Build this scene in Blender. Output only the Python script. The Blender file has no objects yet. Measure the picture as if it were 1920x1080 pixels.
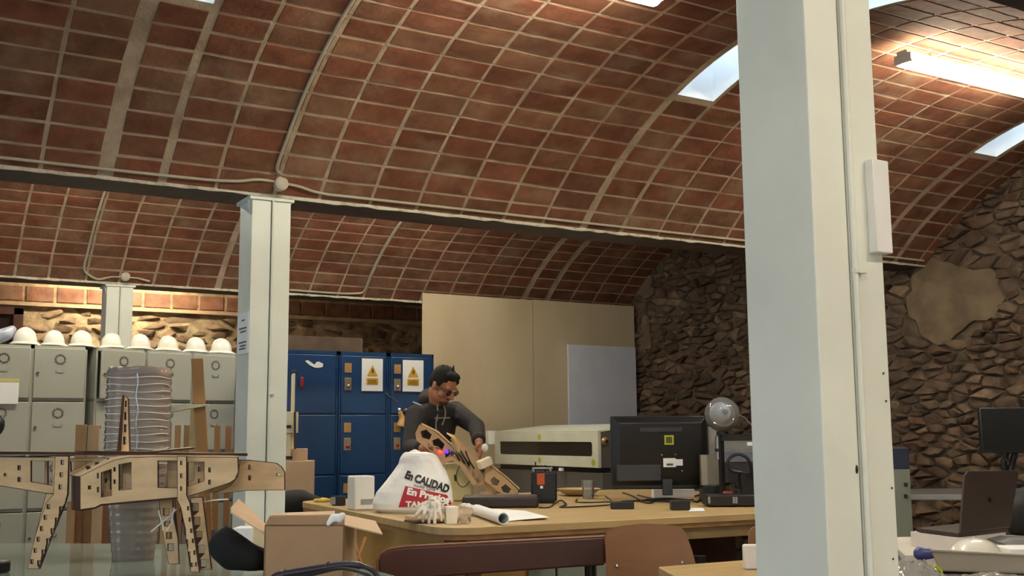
import bpy, bmesh, math, random
from math import sin, cos, pi, radians, sqrt, atan2
from mathutils import Vector as V, Matrix
from mathutils.geometry import delaunay_2d_cdt
from mathutils.bvhtree import BVHTree

random.seed(7)
SC = bpy.context.scene
COL = SC.collection

# ------------------------------------------------------------------ camera
FPX, YAW, PITCH, ROLL = 2034.45, 0.541381, 0.132120, -0.007614
CAM = V((0, 0, 1.2))
FW = V((sin(YAW)*cos(PITCH), cos(YAW)*cos(PITCH), sin(PITCH)))
_r = V((cos(YAW), -sin(YAW), 0)); _u = _r.cross(FW)
RT = _r*cos(ROLL) + _u*sin(ROLL); UP = _u*cos(ROLL) - _r*sin(ROLL)
FH = V((sin(YAW), cos(YAW), 0)); RH = V((cos(YAW), -sin(YAW), 0)); ZU = V((0, 0, 1))
cd = bpy.data.cameras.new('camera'); co = bpy.data.objects.new('camera', cd); COL.objects.link(co)
cd.sensor_width = 36; cd.lens = FPX*36/1920; cd.clip_start = .05; cd.clip_end = 200
m = Matrix((RT, UP, -FW)).transposed().to_4x4(); m.translation = CAM; co.matrix_world = m
SC.camera = co

# ------------------------------------------------------------------ light
SC.view_settings.view_transform = 'Standard'; SC.view_settings.look = 'None'
SC.view_settings.gamma = 1; SC.view_settings.use_curve_mapping = False
SC.view_settings.exposure = 0.36
try:
    SC.cycles.sample_clamp_indirect = 6; SC.cycles.max_bounces = 6; SC.cycles.diffuse_bounces = 4; SC.cycles.glossy_bounces = 3
    SC.cycles.use_adaptive_sampling = True; SC.cycles.adaptive_threshold = .03; SC.cycles.use_denoising = True
    SC.cycles.transparent_max_bounces = 16; SC.cycles.caustics_reflective = False; SC.cycles.caustics_refractive = False
except Exception: pass
SKY_S, LAMP_S = 10.0, 62.0
w = bpy.data.worlds.new('sky'); SC.world = w; w.use_nodes = True
bg = w.node_tree.nodes['Background']; bg.inputs[0].default_value = (.80, .90, 1.0, 1); bg.inputs[1].default_value = SKY_S
def portal(loc, rot, sx, sy):
    l = bpy.data.lights.new('portal', 'AREA'); l.shape = 'RECTANGLE'; l.size = sx; l.size_y = sy
    l.cycles.is_portal = True
    o = bpy.data.objects.new('sky_portal', l); o.location = loc; o.rotation_euler = rot; COL.objects.link(o)

# ------------------------------------------------------------------ pixel -> place helpers (1920x1080 frame)
def ray(x, y): return FW + RT*((x-960)/FPX) + UP*((540-y)/FPX)
def PX(x, y, X): d = ray(x, y); return CAM + d*((X-CAM.x)/d.x)
def PY(x, y, Y): d = ray(x, y); return CAM + d*((Y-CAM.y)/d.y)
def PZ(x, y, Z): d = ray(x, y); return CAM + d*((Z-CAM.z)/d.z)
def PD(x, y, D): d = ray(x, y); return CAM + d*(D/d.dot(FH))
def proj(P):
    d = P-CAM; z = d.dot(FW)
    if z < .05: return None
    return (960+FPX*d.dot(RT)/z, 540-FPX*d.dot(UP)/z)
def pix_area(pts):
    q = [proj(p) for p in pts]
    if any(a is None for a in q): return 0
    xs = [a[0] for a in q]; ys = [a[1] for a in q]
    if max(xs) < 0 or min(xs) > 1920 or max(ys) < 0 or min(ys) > 1080: return 0
    n = len(q); return abs(sum(q[i][0]*q[(i+1) % n][1]-q[(i+1) % n][0]*q[i][1] for i in range(n)))/2

# ------------------------------------------------------------------ materials
def lin(c):
    return tuple(((v/255)/12.92 if v/255 <= .04045 else ((v/255+.055)/1.055)**2.4) for v in c)
MATS = {}
def mat(name, col, rough=.6, metal=0., var=.12, scale=6., bump=0., bscale=40., stretch=None, spec=.5, col2=None, coat=0., alpha=None, emit=0., edge=(.35, .65)):
    if name in MATS: return MATS[name]
    mt = bpy.data.materials.new(name); mt.use_nodes = True; nt = mt.node_tree; N = nt.nodes; L = nt.links
    b = N['Principled BSDF']; b.inputs['Roughness'].default_value = rough; b.inputs['Metallic'].default_value = metal
    b.inputs['Specular IOR Level'].default_value = spec; b.inputs['Coat Weight'].default_value = coat
    c = lin(col); c2 = lin(col2) if col2 else tuple(v*(1-var*2) for v in c)
    c1 = c if col2 else tuple(min(1, v*(1+var)) for v in c)
    tc = N.new('ShaderNodeTexCoord'); mp = N.new('ShaderNodeMapping'); L.new(tc.outputs['Object'], mp.inputs[0])
    if stretch: mp.inputs['Scale'].default_value = stretch
    nz = N.new('ShaderNodeTexNoise'); nz.inputs['Scale'].default_value = scale; nz.inputs['Detail'].default_value = 5; L.new(mp.outputs[0], nz.inputs['Vector'])
    rp = N.new('ShaderNodeValToRGB'); rp.color_ramp.elements[0].position = edge[0]; rp.color_ramp.elements[1].position = edge[1]
    rp.color_ramp.elements[0].color = (*c2, 1); rp.color_ramp.elements[1].color = (*c1, 1)
    L.new(nz.outputs['Fac'], rp.inputs[0]); L.new(rp.outputs[0], b.inputs['Base Color'])
    if bump:
        n2 = N.new('ShaderNodeTexNoise'); n2.inputs['Scale'].default_value = bscale; n2.inputs['Detail'].default_value = 4; L.new(mp.outputs[0], n2.inputs['Vector'])
        bp = N.new('ShaderNodeBump'); bp.inputs['Strength'].default_value = bump; bp.inputs['Distance'].default_value = .01
        L.new(n2.outputs['Fac'], bp.inputs['Height']); L.new(bp.outputs[0], b.inputs['Normal'])
    if emit:
        b.inputs['Emission Color'].default_value = (*c, 1); b.inputs['Emission Strength'].default_value = emit
    if alpha is not None:
        b.inputs['Alpha'].default_value = alpha
    MATS[name] = mt; return mt
def film(name, col, clear=.7, rough=.08, fres=1.45):
    if name in MATS: return MATS[name]
    mt = bpy.data.materials.new(name); mt.use_nodes = True; nt = mt.node_tree; N = nt.nodes; L = nt.links
    N.remove(N['Principled BSDF']); out = N['Material Output']
    tr = N.new('ShaderNodeBsdfTransparent'); tr.inputs[0].default_value = (*[.6+.4*v for v in lin(col)], 1)
    df = N.new('ShaderNodeBsdfDiffuse'); df.inputs[0].default_value = (*lin(col), 1)
    gl = N.new('ShaderNodeBsdfGlossy'); gl.inputs['Roughness'].default_value = rough
    m1 = N.new('ShaderNodeMixShader'); m1.inputs[0].default_value = clear; L.new(df.outputs[0], m1.inputs[1]); L.new(tr.outputs[0], m1.inputs[2])
    fr = N.new('ShaderNodeFresnel'); fr.inputs[0].default_value = fres
    m2 = N.new('ShaderNodeMixShader'); L.new(fr.outputs[0], m2.inputs[0]); L.new(m1.outputs[0], m2.inputs[1]); L.new(gl.outputs[0], m2.inputs[2])
    L.new(m2.outputs[0], out.inputs[0]); MATS[name] = mt; return mt
def tinted(name, c1, c2, smear, scale=14., rough=.85, smear_amt=.5, bump=.4, bscale=35., dark=None):
    """pieces of masonry: own tint (attribute x object colour) x grain, with mortar smears"""
    mt = bpy.data.materials.new(name); mt.use_nodes = True; nt = mt.node_tree; N = nt.nodes; L = nt.links
    b = N['Principled BSDF']; b.inputs['Roughness'].default_value = rough; b.inputs['Specular IOR Level'].default_value = .25
    at = N.new('ShaderNodeAttribute'); at.attribute_name = 'tint'; oi = N.new('ShaderNodeObjectInfo'); ge = N.new('ShaderNodeNewGeometry')
    nz = N.new('ShaderNodeTexNoise'); nz.inputs['Scale'].default_value = scale; nz.inputs['Detail'].default_value = 6; L.new(ge.outputs['Position'], nz.inputs['Vector'])
    rp = N.new('ShaderNodeValToRGB'); rp.color_ramp.elements[0].position = .3; rp.color_ramp.elements[1].position = .7
    rp.color_ramp.elements[0].color = (*lin(c1), 1); rp.color_ramp.elements[1].color = (*lin(c2), 1); L.new(nz.outputs['Fac'], rp.inputs[0])
    def mul(a, bb):
        x = N.new('ShaderNodeMix'); x.data_type = 'RGBA'; x.blend_type = 'MULTIPLY'; x.inputs[0].default_value = 1
        L.new(a, x.inputs[6]); L.new(bb, x.inputs[7]); return x.outputs[2]
    c = mul(mul(rp.outputs[0], at.outputs['Color']), oi.outputs['Color'])
    n2 = N.new('ShaderNodeTexNoise'); n2.inputs['Scale'].default_value = 3.1; n2.inputs['Detail'].default_value = 8; n2.inputs['Roughness'].default_value = .65; L.new(ge.outputs['Position'], n2.inputs['Vector'])
    r2 = N.new('ShaderNodeValToRGB'); r2.color_ramp.elements[0].position = .5; r2.color_ramp.elements[1].position = .74
    r2.color_ramp.elements[0].color = (0, 0, 0, 1); r2.color_ramp.elements[1].color = (smear_amt,)*3+(1,); L.new(n2.outputs['Fac'], r2.inputs[0])
    mx = N.new('ShaderNodeMix'); mx.data_type = 'RGBA'; L.new(r2.outputs[0], mx.inputs[0]); L.new(c, mx.inputs[6]); mx.inputs[7].default_value = (*lin(smear), 1)
    L.new(mx.outputs[2], b.inputs['Base Color'])
    n3 = N.new('ShaderNodeTexNoise'); n3.inputs['Scale'].default_value = bscale; n3.inputs['Detail'].default_value = 5; L.new(ge.outputs['Position'], n3.inputs['Vector'])
    bp = N.new('ShaderNodeBump'); bp.inputs['Strength'].default_value = bump; bp.inputs['Distance'].default_value = .012; L.new(n3.outputs['Fac'], bp.inputs['Height']); L.new(bp.outputs[0], b.inputs['Normal'])
    return mt

# ------------------------------------------------------------------ mesh builder
def inside(p, l):
    r = False; n = len(l)
    for i in range(n):
        a, b = l[i], l[(i+1) % n]
        if (a[1] > p[1]) != (b[1] > p[1]) and p[0] < (b[0]-a[0])*(p[1]-a[1])/(b[1]-a[1])+a[0]: r = not r
    return r
def tri_poly(loops, vec):
    flat = [p for l in loops for p in l]; L0 = loops[0]; nrm = V((0, 0, 0))
    for a, b in zip(L0, L0[1:]+L0[:1]): nrm += (a-L0[0]).cross(b-L0[0])
    nrm.normalize(); u = nrm.orthogonal().normalized(); w_ = nrm.cross(u); o = L0[0]
    f2 = [V(((p-o).dot(u)*100, (p-o).dot(w_)*100)) for p in flat]; edges = []; k = 0; l2 = []
    for l in loops:
        n = len(l); edges += [(k+i, k+(i+1) % n) for i in range(n)]; l2.append(f2[k:k+n]); k += n
    vc, _, fs, ov, _, _ = delaunay_2d_cdt(f2, edges, [], 0, 1e-6); out = []
    for f in fs:
        c = sum((vc[i] for i in f), V((0, 0)))/len(f)
        if inside(c, l2[0]) and not any(inside(c, h) for h in l2[1:]):
            if all(ov[i] for i in f): out.append([ov[i][0] for i in f])
    return out
class MB:
    def __init__(s): s.v = []; s.f = []; s.t = []
    def quadbox(s, P):       # 8 corners: bottom 4 ccw, top 4 ccw
        n = len(s.v); s.v += [V(p) for p in P]
        s.f += [tuple(n+i for i in q) for q in ((3, 2, 1, 0), (4, 5, 6, 7), (0, 1, 5, 4), (1, 2, 6, 5), (2, 3, 7, 6), (3, 0, 4, 7))]; return s
    def box(s, c, sz, rz=0., M=None):
        x, y, z = [a/2 for a in sz]; c = V(c); R = M if M else Matrix.Rotation(rz, 3, 'Z')
        return s.quadbox([c+R@V(p) for p in ((-x, -y, -z), (x, -y, -z), (x, y, -z), (-x, y, -z), (-x, -y, z), (x, -y, z), (x, y, z), (-x, y, z))])
    def bb(s, a, b):         # axis-aligned from corner to corner
        return s.box([(a[i]+b[i])/2 for i in range(3)], [abs(b[i]-a[i]) for i in range(3)])
    def bar(s, p0, p1, w, h, up=ZU):
        p0, p1 = V(p0), V(p1); d = (p1-p0).normalized()
        if abs(d.dot(up)) > .98: up = RH
        a = d.cross(up).normalized()*w/2; b = a.cross(d).normalized()*h/2
        return s.quadbox([p0-a-b, p0+a-b, p1+a-b, p1-a-b, p0-a+b, p0+a+b, p1+a+b, p1-a+b])
    def ring(s, c, a, b, n):
        k = len(s.v); s.v += [c+a*cos(2*pi*i/n)+b*sin(2*pi*i/n) for i in range(n)]; return k
    def cyl(s, p0, p1, r0, r1=None, n=16, cap=True):
        p0, p1 = V(p0), V(p1); r1 = r0 if r1 is None else r1; d = (p1-p0).normalized()
        u = d.orthogonal().normalized(); w_ = d.cross(u)
        a = s.ring(p0, u*r0, w_*r0, n); b = s.ring(p1, u*r1, w_*r1, n)
        s.f += [(a+i, a+(i+1) % n, b+(i+1) % n, b+i) for i in range(n)]
        if cap: s.f += [tuple(a+n-1-i for i in range(n)), tuple(b+i for i in range(n))]
        return s
    def tube(s, pts, r, n=8):
        pts = [V(p) for p in pts]; prev = None; u = None; rr = r if isinstance(r, (list, tuple)) else [r]*len(pts)
        for i, p in enumerate(pts):
            d = (pts[min(i+1, len(pts)-1)]-pts[max(i-1, 0)]).normalized()
            u = d.orthogonal().normalized() if u is None else (u-d*u.dot(d)).normalized()
            k = s.ring(p, u*rr[i], d.cross(u)*rr[i], n)
            if prev is None: s.f.append(tuple(k+n-1-j for j in range(n)))
            else: s.f += [(prev+j, prev+(j+1) % n, k+(j+1) % n, k+j) for j in range(n)]
            prev = k
        s.f.append(tuple(prev+j for j in range(n))); return s
    def ball(s, c, r, nu=16, nv=10, M=None):
        c = V(c); r = (r, r, r) if not isinstance(r, (tuple, list)) else r; M = M or Matrix.Identity(3); k = len(s.v)
        s.v.append(c+M@V((0, 0, -r[2])))
        for j in range(1, nv):
            t = -pi/2+pi*j/nv
            for i in range(nu): s.v.append(c+M@V((r[0]*cos(t)*cos(2*pi*i/nu), r[1]*cos(t)*sin(2*pi*i/nu), r[2]*sin(t))))
        s.v.append(c+M@V((0, 0, r[2]))); top = len(s.v)-1
        for i in range(nu):
            i2 = (i+1) % nu; s.f.append((k, k+1+i2, k+1+i)); s.f.append((top, top-nu+i, top-nu+i2))
            for j in range(nv-2): a = k+1+j*nu; s.f.append((a+i, a+i2, a+nu+i2, a+nu+i))
        return s
    def cap(s, p0, p1, r0, r1=None, n=12):
        r1 = r0 if r1 is None else r1; s.cyl(p0, p1, r0, r1, n); s.ball(p0, r0, n, 8); s.ball(p1, r1, n, 8); return s
    def chain(s, pts):       # [(point, radius), ...]
        for a, b in zip(pts, pts[1:]): s.cap(a[0], b[0], a[1], b[1])
        return s
    def plate(s, outer, vec, holes=()):
        loops = [[V(p) for p in outer]]+[[V(p) for p in h] for h in holes]; vec = V(vec)
        flat = [p for l in loops for p in l]; k = len(s.v); n = len(flat); tris = tri_poly(loops, vec)
        s.v += flat+[p+vec for p in flat]
        for t in tris: s.f.append((k+t[0], k+t[1], k+t[2])); s.f.append((k+n+t[2], k+n+t[1], k+n+t[0]))
        o = 0
        for l in loops:
            q = len(l)
            for i in range(q): a, b = k+o+i, k+o+(i+1) % q; s.f.append((a, b, b+n, a+n))
            o += q
        return s
    def lathe(s, prof, c, n=24, axis=ZU, sx=1., sy=1.):
        c = V(c); ax = V(axis).normalized(); u = ax.orthogonal().normalized() if abs(ax.z) < .99 else V((1, 0, 0)); w_ = ax.cross(u); prev = None
        for r, z in prof:
            k = s.ring(c+ax*z, u*max(r, 1e-4)*sx, w_*max(r, 1e-4)*sy, n)
            if prev is not None: s.f += [(prev+j, prev+(j+1) % n, k+(j+1) % n, k+j) for j in range(n)]
            prev = k
        return s
    def grid(s, fn, nu, nv, wrap=False):
        k = len(s.v)
        for j in range(nv+1):
            for i in range(nu+(0 if wrap else 1)): s.v.append(V(fn(i/nu, j/nv)))
        W = nu if wrap else nu+1
        for j in range(nv):
            for i in range(nu): a = k+j*W+i; b = k+j*W+(i+1) % W; s.f.append((a, b, b+W, a+W))
        return s
    def mesh(s, name):
        me = bpy.data.meshes.new(name); me.from_pydata([tuple(p) for p in s.v], [], s.f)
        bm = bmesh.new(); bm.from_mesh(me); bmesh.ops.recalc_face_normals(bm, faces=bm.faces); bm.to_mesh(me); bm.free(); return me
    def build(s, name, mt, parent=None, smooth=40, bevel=0., local=False, seg=2, raw=False):
        if raw:
            me = bpy.data.meshes.new(name); me.from_pydata([tuple(p) for p in s.v], [], s.f)
        else: me = s.mesh(name)
        if smooth:
            me.polygons.foreach_set('use_smooth', [True]*len(me.polygons)); me.set_sharp_from_angle(angle=radians(smooth))
        me.materials.append(mt)
        return link(name, me, parent, bevel, local, seg)
def link(name, me, parent=None, bevel=0., local=False, seg=2):
    o = bpy.data.objects.new(name, me); COL.objects.link(o)
    if parent is not None:
        o.parent = parent
        if not local: o.matrix_parent_inverse = wm(parent).inverted()
    if bevel:
        b = o.modifiers.new('bevel', 'BEVEL'); b.width = bevel; b.segments = seg; b.limit_method = 'ANGLE'; b.angle_limit = radians(40)
    return o
def wm(o):
    m_ = Matrix.Translation(o.location) @ o.rotation_euler.to_matrix().to_4x4() if o.type == 'EMPTY' else o.matrix_parent_inverse @ Matrix.Identity(4)
    if o.type != 'EMPTY' and o.parent is None: return Matrix.Translation(o.location) @ o.rotation_euler.to_matrix().to_4x4()
    return wm(o.parent) @ m_ if o.parent is not None else m_
def thing(name, label, cat, loc, rz=0., group=None):
    o = bpy.data.objects.new(name, None); o.empty_display_size = .05; COL.objects.link(o); o.location = loc; o.rotation_euler = (0, 0, rz)
    return tag(o, label, cat, group)
def tag(o, label, cat, group=None):
    o['label'] = label; o['category'] = cat
    if group: o['group'] = group
    return o
def struct(o, label=None):
    o['kind'] = 'structure'
    if label: o['label'] = label
    return o
def organic(name, mb, mt, parent=None, voxel=.008, it=4, fac=.5):
    me = mb.mesh('tmp'); t = bpy.data.objects.new('tmp', me); COL.objects.link(t)
    r = t.modifiers.new('r', 'REMESH'); r.mode = 'VOXEL'; r.voxel_size = voxel
    sm = t.modifiers.new('s', 'SMOOTH'); sm.factor = fac; sm.iterations = it
    dg = bpy.context.evaluated_depsgraph_get(); dg.update()
    ne = bpy.data.meshes.new_from_object(t.evaluated_get(dg)); bpy.data.objects.remove(t)
    ne.name = name; ne.polygons.foreach_set('use_smooth', [True]*len(ne.polygons)); ne.materials.clear(); ne.materials.append(mt)
    return link(name, ne, parent)
def text_mesh(txt, size=1., bold=0., shear=0.):
    cu = bpy.data.curves.new('t', 'FONT'); cu.body = txt; cu.size = size; cu.offset = bold; cu.shear = shear; cu.resolution_u = 3
    t = bpy.data.objects.new('t', cu); COL.objects.link(t)
    dg = bpy.context.evaluated_depsgraph_get(); dg.update(); me = bpy.data.meshes.new_from_object(t.evaluated_get(dg)); bpy.data.objects.remove(t); return me
def lettering(name, txt, o, ux, uy, height, mt, parent=None, bold=0., lift=.001, width=None, shear=0.):
    """flat lettering: origin o (left, baseline), along ux, up uy"""
    me = text_mesh(txt, 1., bold, shear); ux = V(ux).normalized(); uy = V(uy).normalized(); n = ux.cross(uy)
    xs = [v.co.x for v in me.vertices]; k = height/.7; kx = k if width is None else width/(max(xs)-min(xs))
    for v in me.vertices: v.co = V(o)+ux*(v.co.x*kx)+uy*(v.co.y*k)+n*lift
    me.materials.clear(); me.materials.append(mt); me.name = name; return link(name, me, parent)
def spline(pts, n=8):
    pts = [V(p) for p in pts]; P = [pts[0]*2-pts[1]]+pts+[pts[-1]*2-pts[-2]]; out = []
    for i in range(1, len(P)-2):
        for k in range(n):
            t = k/n; a, b, c, d = P[i-1:i+3]
            out.append(.5*((2*b)+(c-a)*t+(2*a-5*b+4*c-d)*t*t+(3*b-3*c+d-a)*t**3))
    return out+[pts[-1]]
def rnd(a, b): return random.uniform(a, b)
def rrect(x0, y0, x1, y1, r, n=5):
    out = []
    for cx, cy, a0 in ((x1-r, y1-r, 0), (x0+r, y1-r, 90), (x0+r, y0+r, 180), (x1-r, y0+r, 270)):
        for i in range(n+1): a = radians(a0+90*i/n); out.append((cx+r*cos(a), cy+r*sin(a)))
    return out

# common materials
M_steel = mat('white_paint', (224, 228, 218), .45, var=.04, scale=3, bump=.05)
M_beam = mat('dark_steel', (70, 56, 50), .6, var=.2, scale=8)
M_lip = mat('flaking_paint', (196, 190, 172), .7, col2=(150, 140, 120), scale=22, edge=(.3, .5), bump=.3)
M_conduit = mat('conduit_plastic', (176, 168, 150), .5, var=.05)
M_black = mat('black_plastic', (22, 22, 24), .4, var=.1)
M_black2 = mat('black_matte', (15, 15, 16), .8, var=.1)
M_white = mat('white_plastic', (232, 232, 230), .35, var=.02)
M_paper = mat('paper', (238, 240, 242), .8, var=.02)
M_card = mat('cardboard', (176, 142, 110), .85, var=.06, scale=4)
M_card2 = mat('cardboard_pale', (196, 168, 138), .85, var=.05, scale=4)
M_ply = mat('plywood', (205, 176, 134), .7, var=.06, scale=5, stretch=(1, 1, 6))
M_laser = mat('laser_cut_plywood', (224, 192, 150), .7, var=.08, scale=9, stretch=(1, 1, 3))
M_burn = mat('burnt_edge', (70, 42, 30), .8, var=.2)
M_metal = mat('bare_metal', (170, 170, 172), .3, metal=.9, var=.05)
M_dark = mat('dark_grey_plastic', (52, 52, 56), .45, var=.08)
M_clear = film('clear_plastic', (235, 238, 240), .82)
M_glass = film('window_glass', (225, 240, 245), .96)
# ================================================================== STRUCTURE
ZB, AV, HW = 2.3813, 1.645, 1.735
RV = sqrt(AV*AV+HW*HW); ZC = ZB-AV; SMAX = RV*atan2(HW, AV)
XW, XL, YB, YF = 6.69, -4.0, 10.9, -2.2          # right, left, back, front wall planes
Y_BEAM = (1.625, 5.305, 8.97); X_COL = 1.725
M_mortar = mat('mortar', (188, 170, 148), .95, col2=(148, 128, 108), scale=7, edge=(.3, .7), bump=.5, bscale=60)
M_tile = tinted('clay_tile', (102, 65, 50), (132, 90, 70), (152, 130, 108), scale=9, smear_amt=.55)
M_stone = tinted('rubble_stone', (88, 73, 61), (124, 105, 88), (136, 119, 100), scale=11, smear_amt=.45, bump=.9, bscale=28)
M_stone_mortar = mat('earth_mortar', (98, 82, 66), .95, var=.25, scale=9, bump=.9, bscale=40)
M_wallb = mat('back_wall_mortar', (178, 154, 116), .95, var=.2, scale=9, bump=.8, bscale=40)
M_floor = mat('concrete_floor', (138, 132, 124), .6, var=.1, scale=2, bump=.1)
M_plaster = mat('plaster', (214, 208, 194), .8, var=.05, scale=3, bump=.1)
M_shaft = mat('white_shaft_paint', (236, 238, 240), .7, var=.02)
M_frame = mat('brown_wood_frame', (86, 52, 36), .5, var=.15, stretch=(1, 8, 1))

struct(MB().bb((XL-.2, YF-.2, -.1), (XW+.2, YB+.2, 0)).build('floor', M_floor))

def vp(Yc, X, s, off=0.): th = s/RV; r = RV-off; return V((X, Yc+r*sin(th), ZC+r*cos(th)))
TILE_V = []
for k in range(8):                                # eight slightly different clay tiles, 1 x 1 unit face
    mb = MB(); j = lambda a: rnd(-a, a)
    out = [(-.5+j(.012), -.5+j(.03)), (.5+j(.012), -.5+j(.03)), (.5+j(.012), .5+j(.03)), (-.5+j(.012), .5+j(.03))]
    for z, q in ((-.012, 1.), (.0015, 1.), (.0045, .965)): mb.v += [V((x*(q if q == 1 else .982), y*q, z+(j(.001) if q < 1 else 0))) for x, y in out]
    for a in (0, 4): mb.f += [(a+i, a+(i+1) % 4, a+4+(i+1) % 4, a+4+i) for i in range(4)]
    mb.f.append((8, 9, 10, 11)); TILE_V.append(mb)
def tint_mesh(me, cols):
    a = me.attributes.new('tint', 'FLOAT_COLOR', 'FACE'); a.data.foreach_set('color', [c for q in cols for c in (*q, 1)])
TILE_ME = []
for mb in TILE_V:
    me = mb.mesh('tile'); tint_mesh(me, [(1, 1, 1)]*len(me.polygons)); me.materials.append(M_tile); TILE_ME.append(me)
def tile_tint():
    r = random.random(); k = rnd(.8, 1.15)
    if r < .55: return (1.0*k, .86*k, .80*k)
    if r < .85: return (.92*k, .93*k, .86*k)
    return (1.08*k, 1.16*k, 1.08*k)
def place_pieces(pieces, meshes, meshv, name, parent, mt, maxn=300, minpx=60):
    """pieces: (area, matrix, scale, tint, variant); the ones that show largest are objects, the rest one joined part"""
    pieces.sort(key=lambda q: -q[0]); rest = MB(); cols = []
    for i, (ar, Mx, sc, tn, vi) in enumerate(pieces):
        if i < maxn and ar > minpx:
            o = bpy.data.objects.new(name, meshes[vi]); COL.objects.link(o); o.parent = parent
            o.matrix_local = Mx @ Matrix.Diagonal((*sc, 1)); o.color = (*tn, 1)
        else:
            mb = meshv[vi]; k = len(rest.v); M2 = Mx @ Matrix.Diagonal((*sc, 1))
            rest.v += [M2 @ p for p in mb.v]; rest.f += [tuple(k+q for q in f) for f in mb.f]; cols += [tn]*len(mb.f)
    if rest.f:
        o = rest.build(name+'_mass', mt, parent, smooth=0, local=True, raw=True); tint_mesh(o.data, cols); o['kind'] = 'stuff'
def bay(Yc, joints, sky, label, s_lo=-SMAX, tiles=True, ymax=None, maxn=300):
    xs = sorted({XL, XW, *[a for q in sky for a in q]}); SO = .87
    ss = sorted({*[s_lo+(SMAX-s_lo)*i/40 for i in range(41)], -SO, SO}); mb = MB()
    for a, b in zip(xs, xs[1:]):
        for c, d in zip(ss, ss[1:]):
            if any(q[0] <= a+1e-6 and b <= q[1]+1e-6 for q in sky) and c >= -SO-1e-6 and d <= SO+1e-6: continue
            k = len(mb.v); mb.v += [vp(Yc, a, c), vp(Yc, b, c), vp(Yc, b, d), vp(Yc, a, d)]; mb.f.append((k, k+1, k+2, k+3))
    ce = struct(mb.build('ceiling', M_mortar if tiles else M_tileplain, smooth=30, raw=True), label)
    if not tiles: return ce
    pcs = []; rows = [1.932-.1275*k for k in range(31)]
    for (xa, wa), (xb, wb) in zip(joints, joints[1:]):
        x0, x1 = xa+wa/2, xb-wb/2
        for s1, s0 in zip(rows, rows[1:]):
            sm = (s0+s1)/2; xm = (x0+x1)/2
            if any(q[0]-.03 < xm < q[1]+.03 for q in sky) and abs(sm) < SO+.03: continue
            P = vp(Yc, xm, sm); th = sm/RV
            T = V((0, cos(th), -sin(th))); Nn = V((0, -sin(th), -cos(th)))
            Mx = Matrix((V((-1, 0, 0)), T, Nn)).transposed().to_4x4(); Mx.translation = P
            pa = pix_area([vp(Yc, x0, s0), vp(Yc, x1, s0), vp(Yc, x1, s1), vp(Yc, x0, s1)])
            if pa < 60 and x1 < -1.2: continue
            pcs.append((pa, Mx, ((x1-x0)*rnd(.985, 1.0), .1275-.0155+rnd(-.003, .001), 1), tile_tint(), random.randrange(8)))
    # leave out of the singles what the near beam hides from the camera
    place_pieces(pcs, TILE_ME, TILE_V, 'tile', ce, M_tile, maxn)
    return ce
M_tileplain = mat('clay_vault', (140, 88, 66), .9, var=.15, scale=6)
def J(lst, w=.017):
    out = []
    for q in lst: out.append(q if isinstance(q, tuple) else (q, w))
    x = out[0][0]
    while x > XL: x -= .275; out.insert(0, (x, w))
    x = out[-1][0]
    while x < XW-.02: x += .272; out.append((min(x, XW-.005), w))
    return out
J1 = J([.36, .642, (.92, .072), (1.18, .04), 1.435, (1.731, .02), 1.966, 2.25, 2.519, 2.793, 3.067, 3.328, (3.613, .05), (3.89, .03), 4.169, 4.433, 4.708, 4.979, 5.25, 5.521, 5.79, (6.07, .05), (6.33, .045), 6.57])
J2 = J([.957, 1.192, 1.462, 1.709, 1.975, (2.242, .02), (2.49, .05), (2.75, .04), 3.015, 3.28, 3.545, 3.787, 4.061, 4.343, 4.615, 4.887, 5.159, (5.41, .06), (5.67, .06), 5.94, 6.21, 6.48])
SKY1 = [(.935, 1.163), (3.63, 3.878), (6.085, 6.315)]
SKY2 = [(2.505, 2.735), (5.43, 5.65)]
YC1, YC2, YC3, YC0 = 3.465, 7.135, 10.805, -.205
bay(YC1, J1, SKY1, 'red-brown tile vault nearest the camera, with pale mortar joints')
bay(YC2, J2, SKY2, 'darker tile vault behind the long steel beam')
bay(YC3, J2, [], 'tile vault over the back wall', tiles=False)
bay(YC0, J1, SKY1, 'tile vault over the camera', tiles=False)

# skylights: painted shafts up to a flat pane
WN = 1
def skylight(Yc, x0, x1):
    global WN
    SO = .87; zt = 3.5; mb = MB(); n = 14
    ys = [Yc+RV*sin((-SO+2*SO*i/n)/RV) for i in range(n+1)]; zs = [ZC+RV*cos((-SO+2*SO*i/n)/RV) for i in range(n+1)]
    for x in (x0, x1):
        k = len(mb.v)
        for y, z in zip(ys, zs): mb.v += [V((x, y, z-.002)), V((x, y, zt))]
        mb.f += [(k+2*i, k+2*i+2, k+2*i+3, k+2*i+1) for i in range(n)]
    for i in (0, n):
        k = len(mb.v); mb.v += [V((x0, ys[i], zs[i]-.002)), V((x1, ys[i], zs[i]-.002)), V((x1, ys[i], zt)), V((x0, ys[i], zt))]; mb.f.append((k, k+1, k+2, k+3))
    o = struct(mb.build('window_%d' % WN, M_shaft, smooth=0), 'skylight slot cut across the crown of the tile vault'); WN += 1
    MB().bb((x0, ys[0], zt-.006), (x1, ys[-1], zt)).build('pane', M_glass, o)
    portal(((x0+x1)/2, Yc, zt-.03), (0, 0, 0), x1-x0, ys[-1]-ys[0])
for Yc, L_ in ((YC1, SKY1), (YC2, SKY2), (YC0, SKY1)):
    for q in L_: skylight(Yc, *q)

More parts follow.
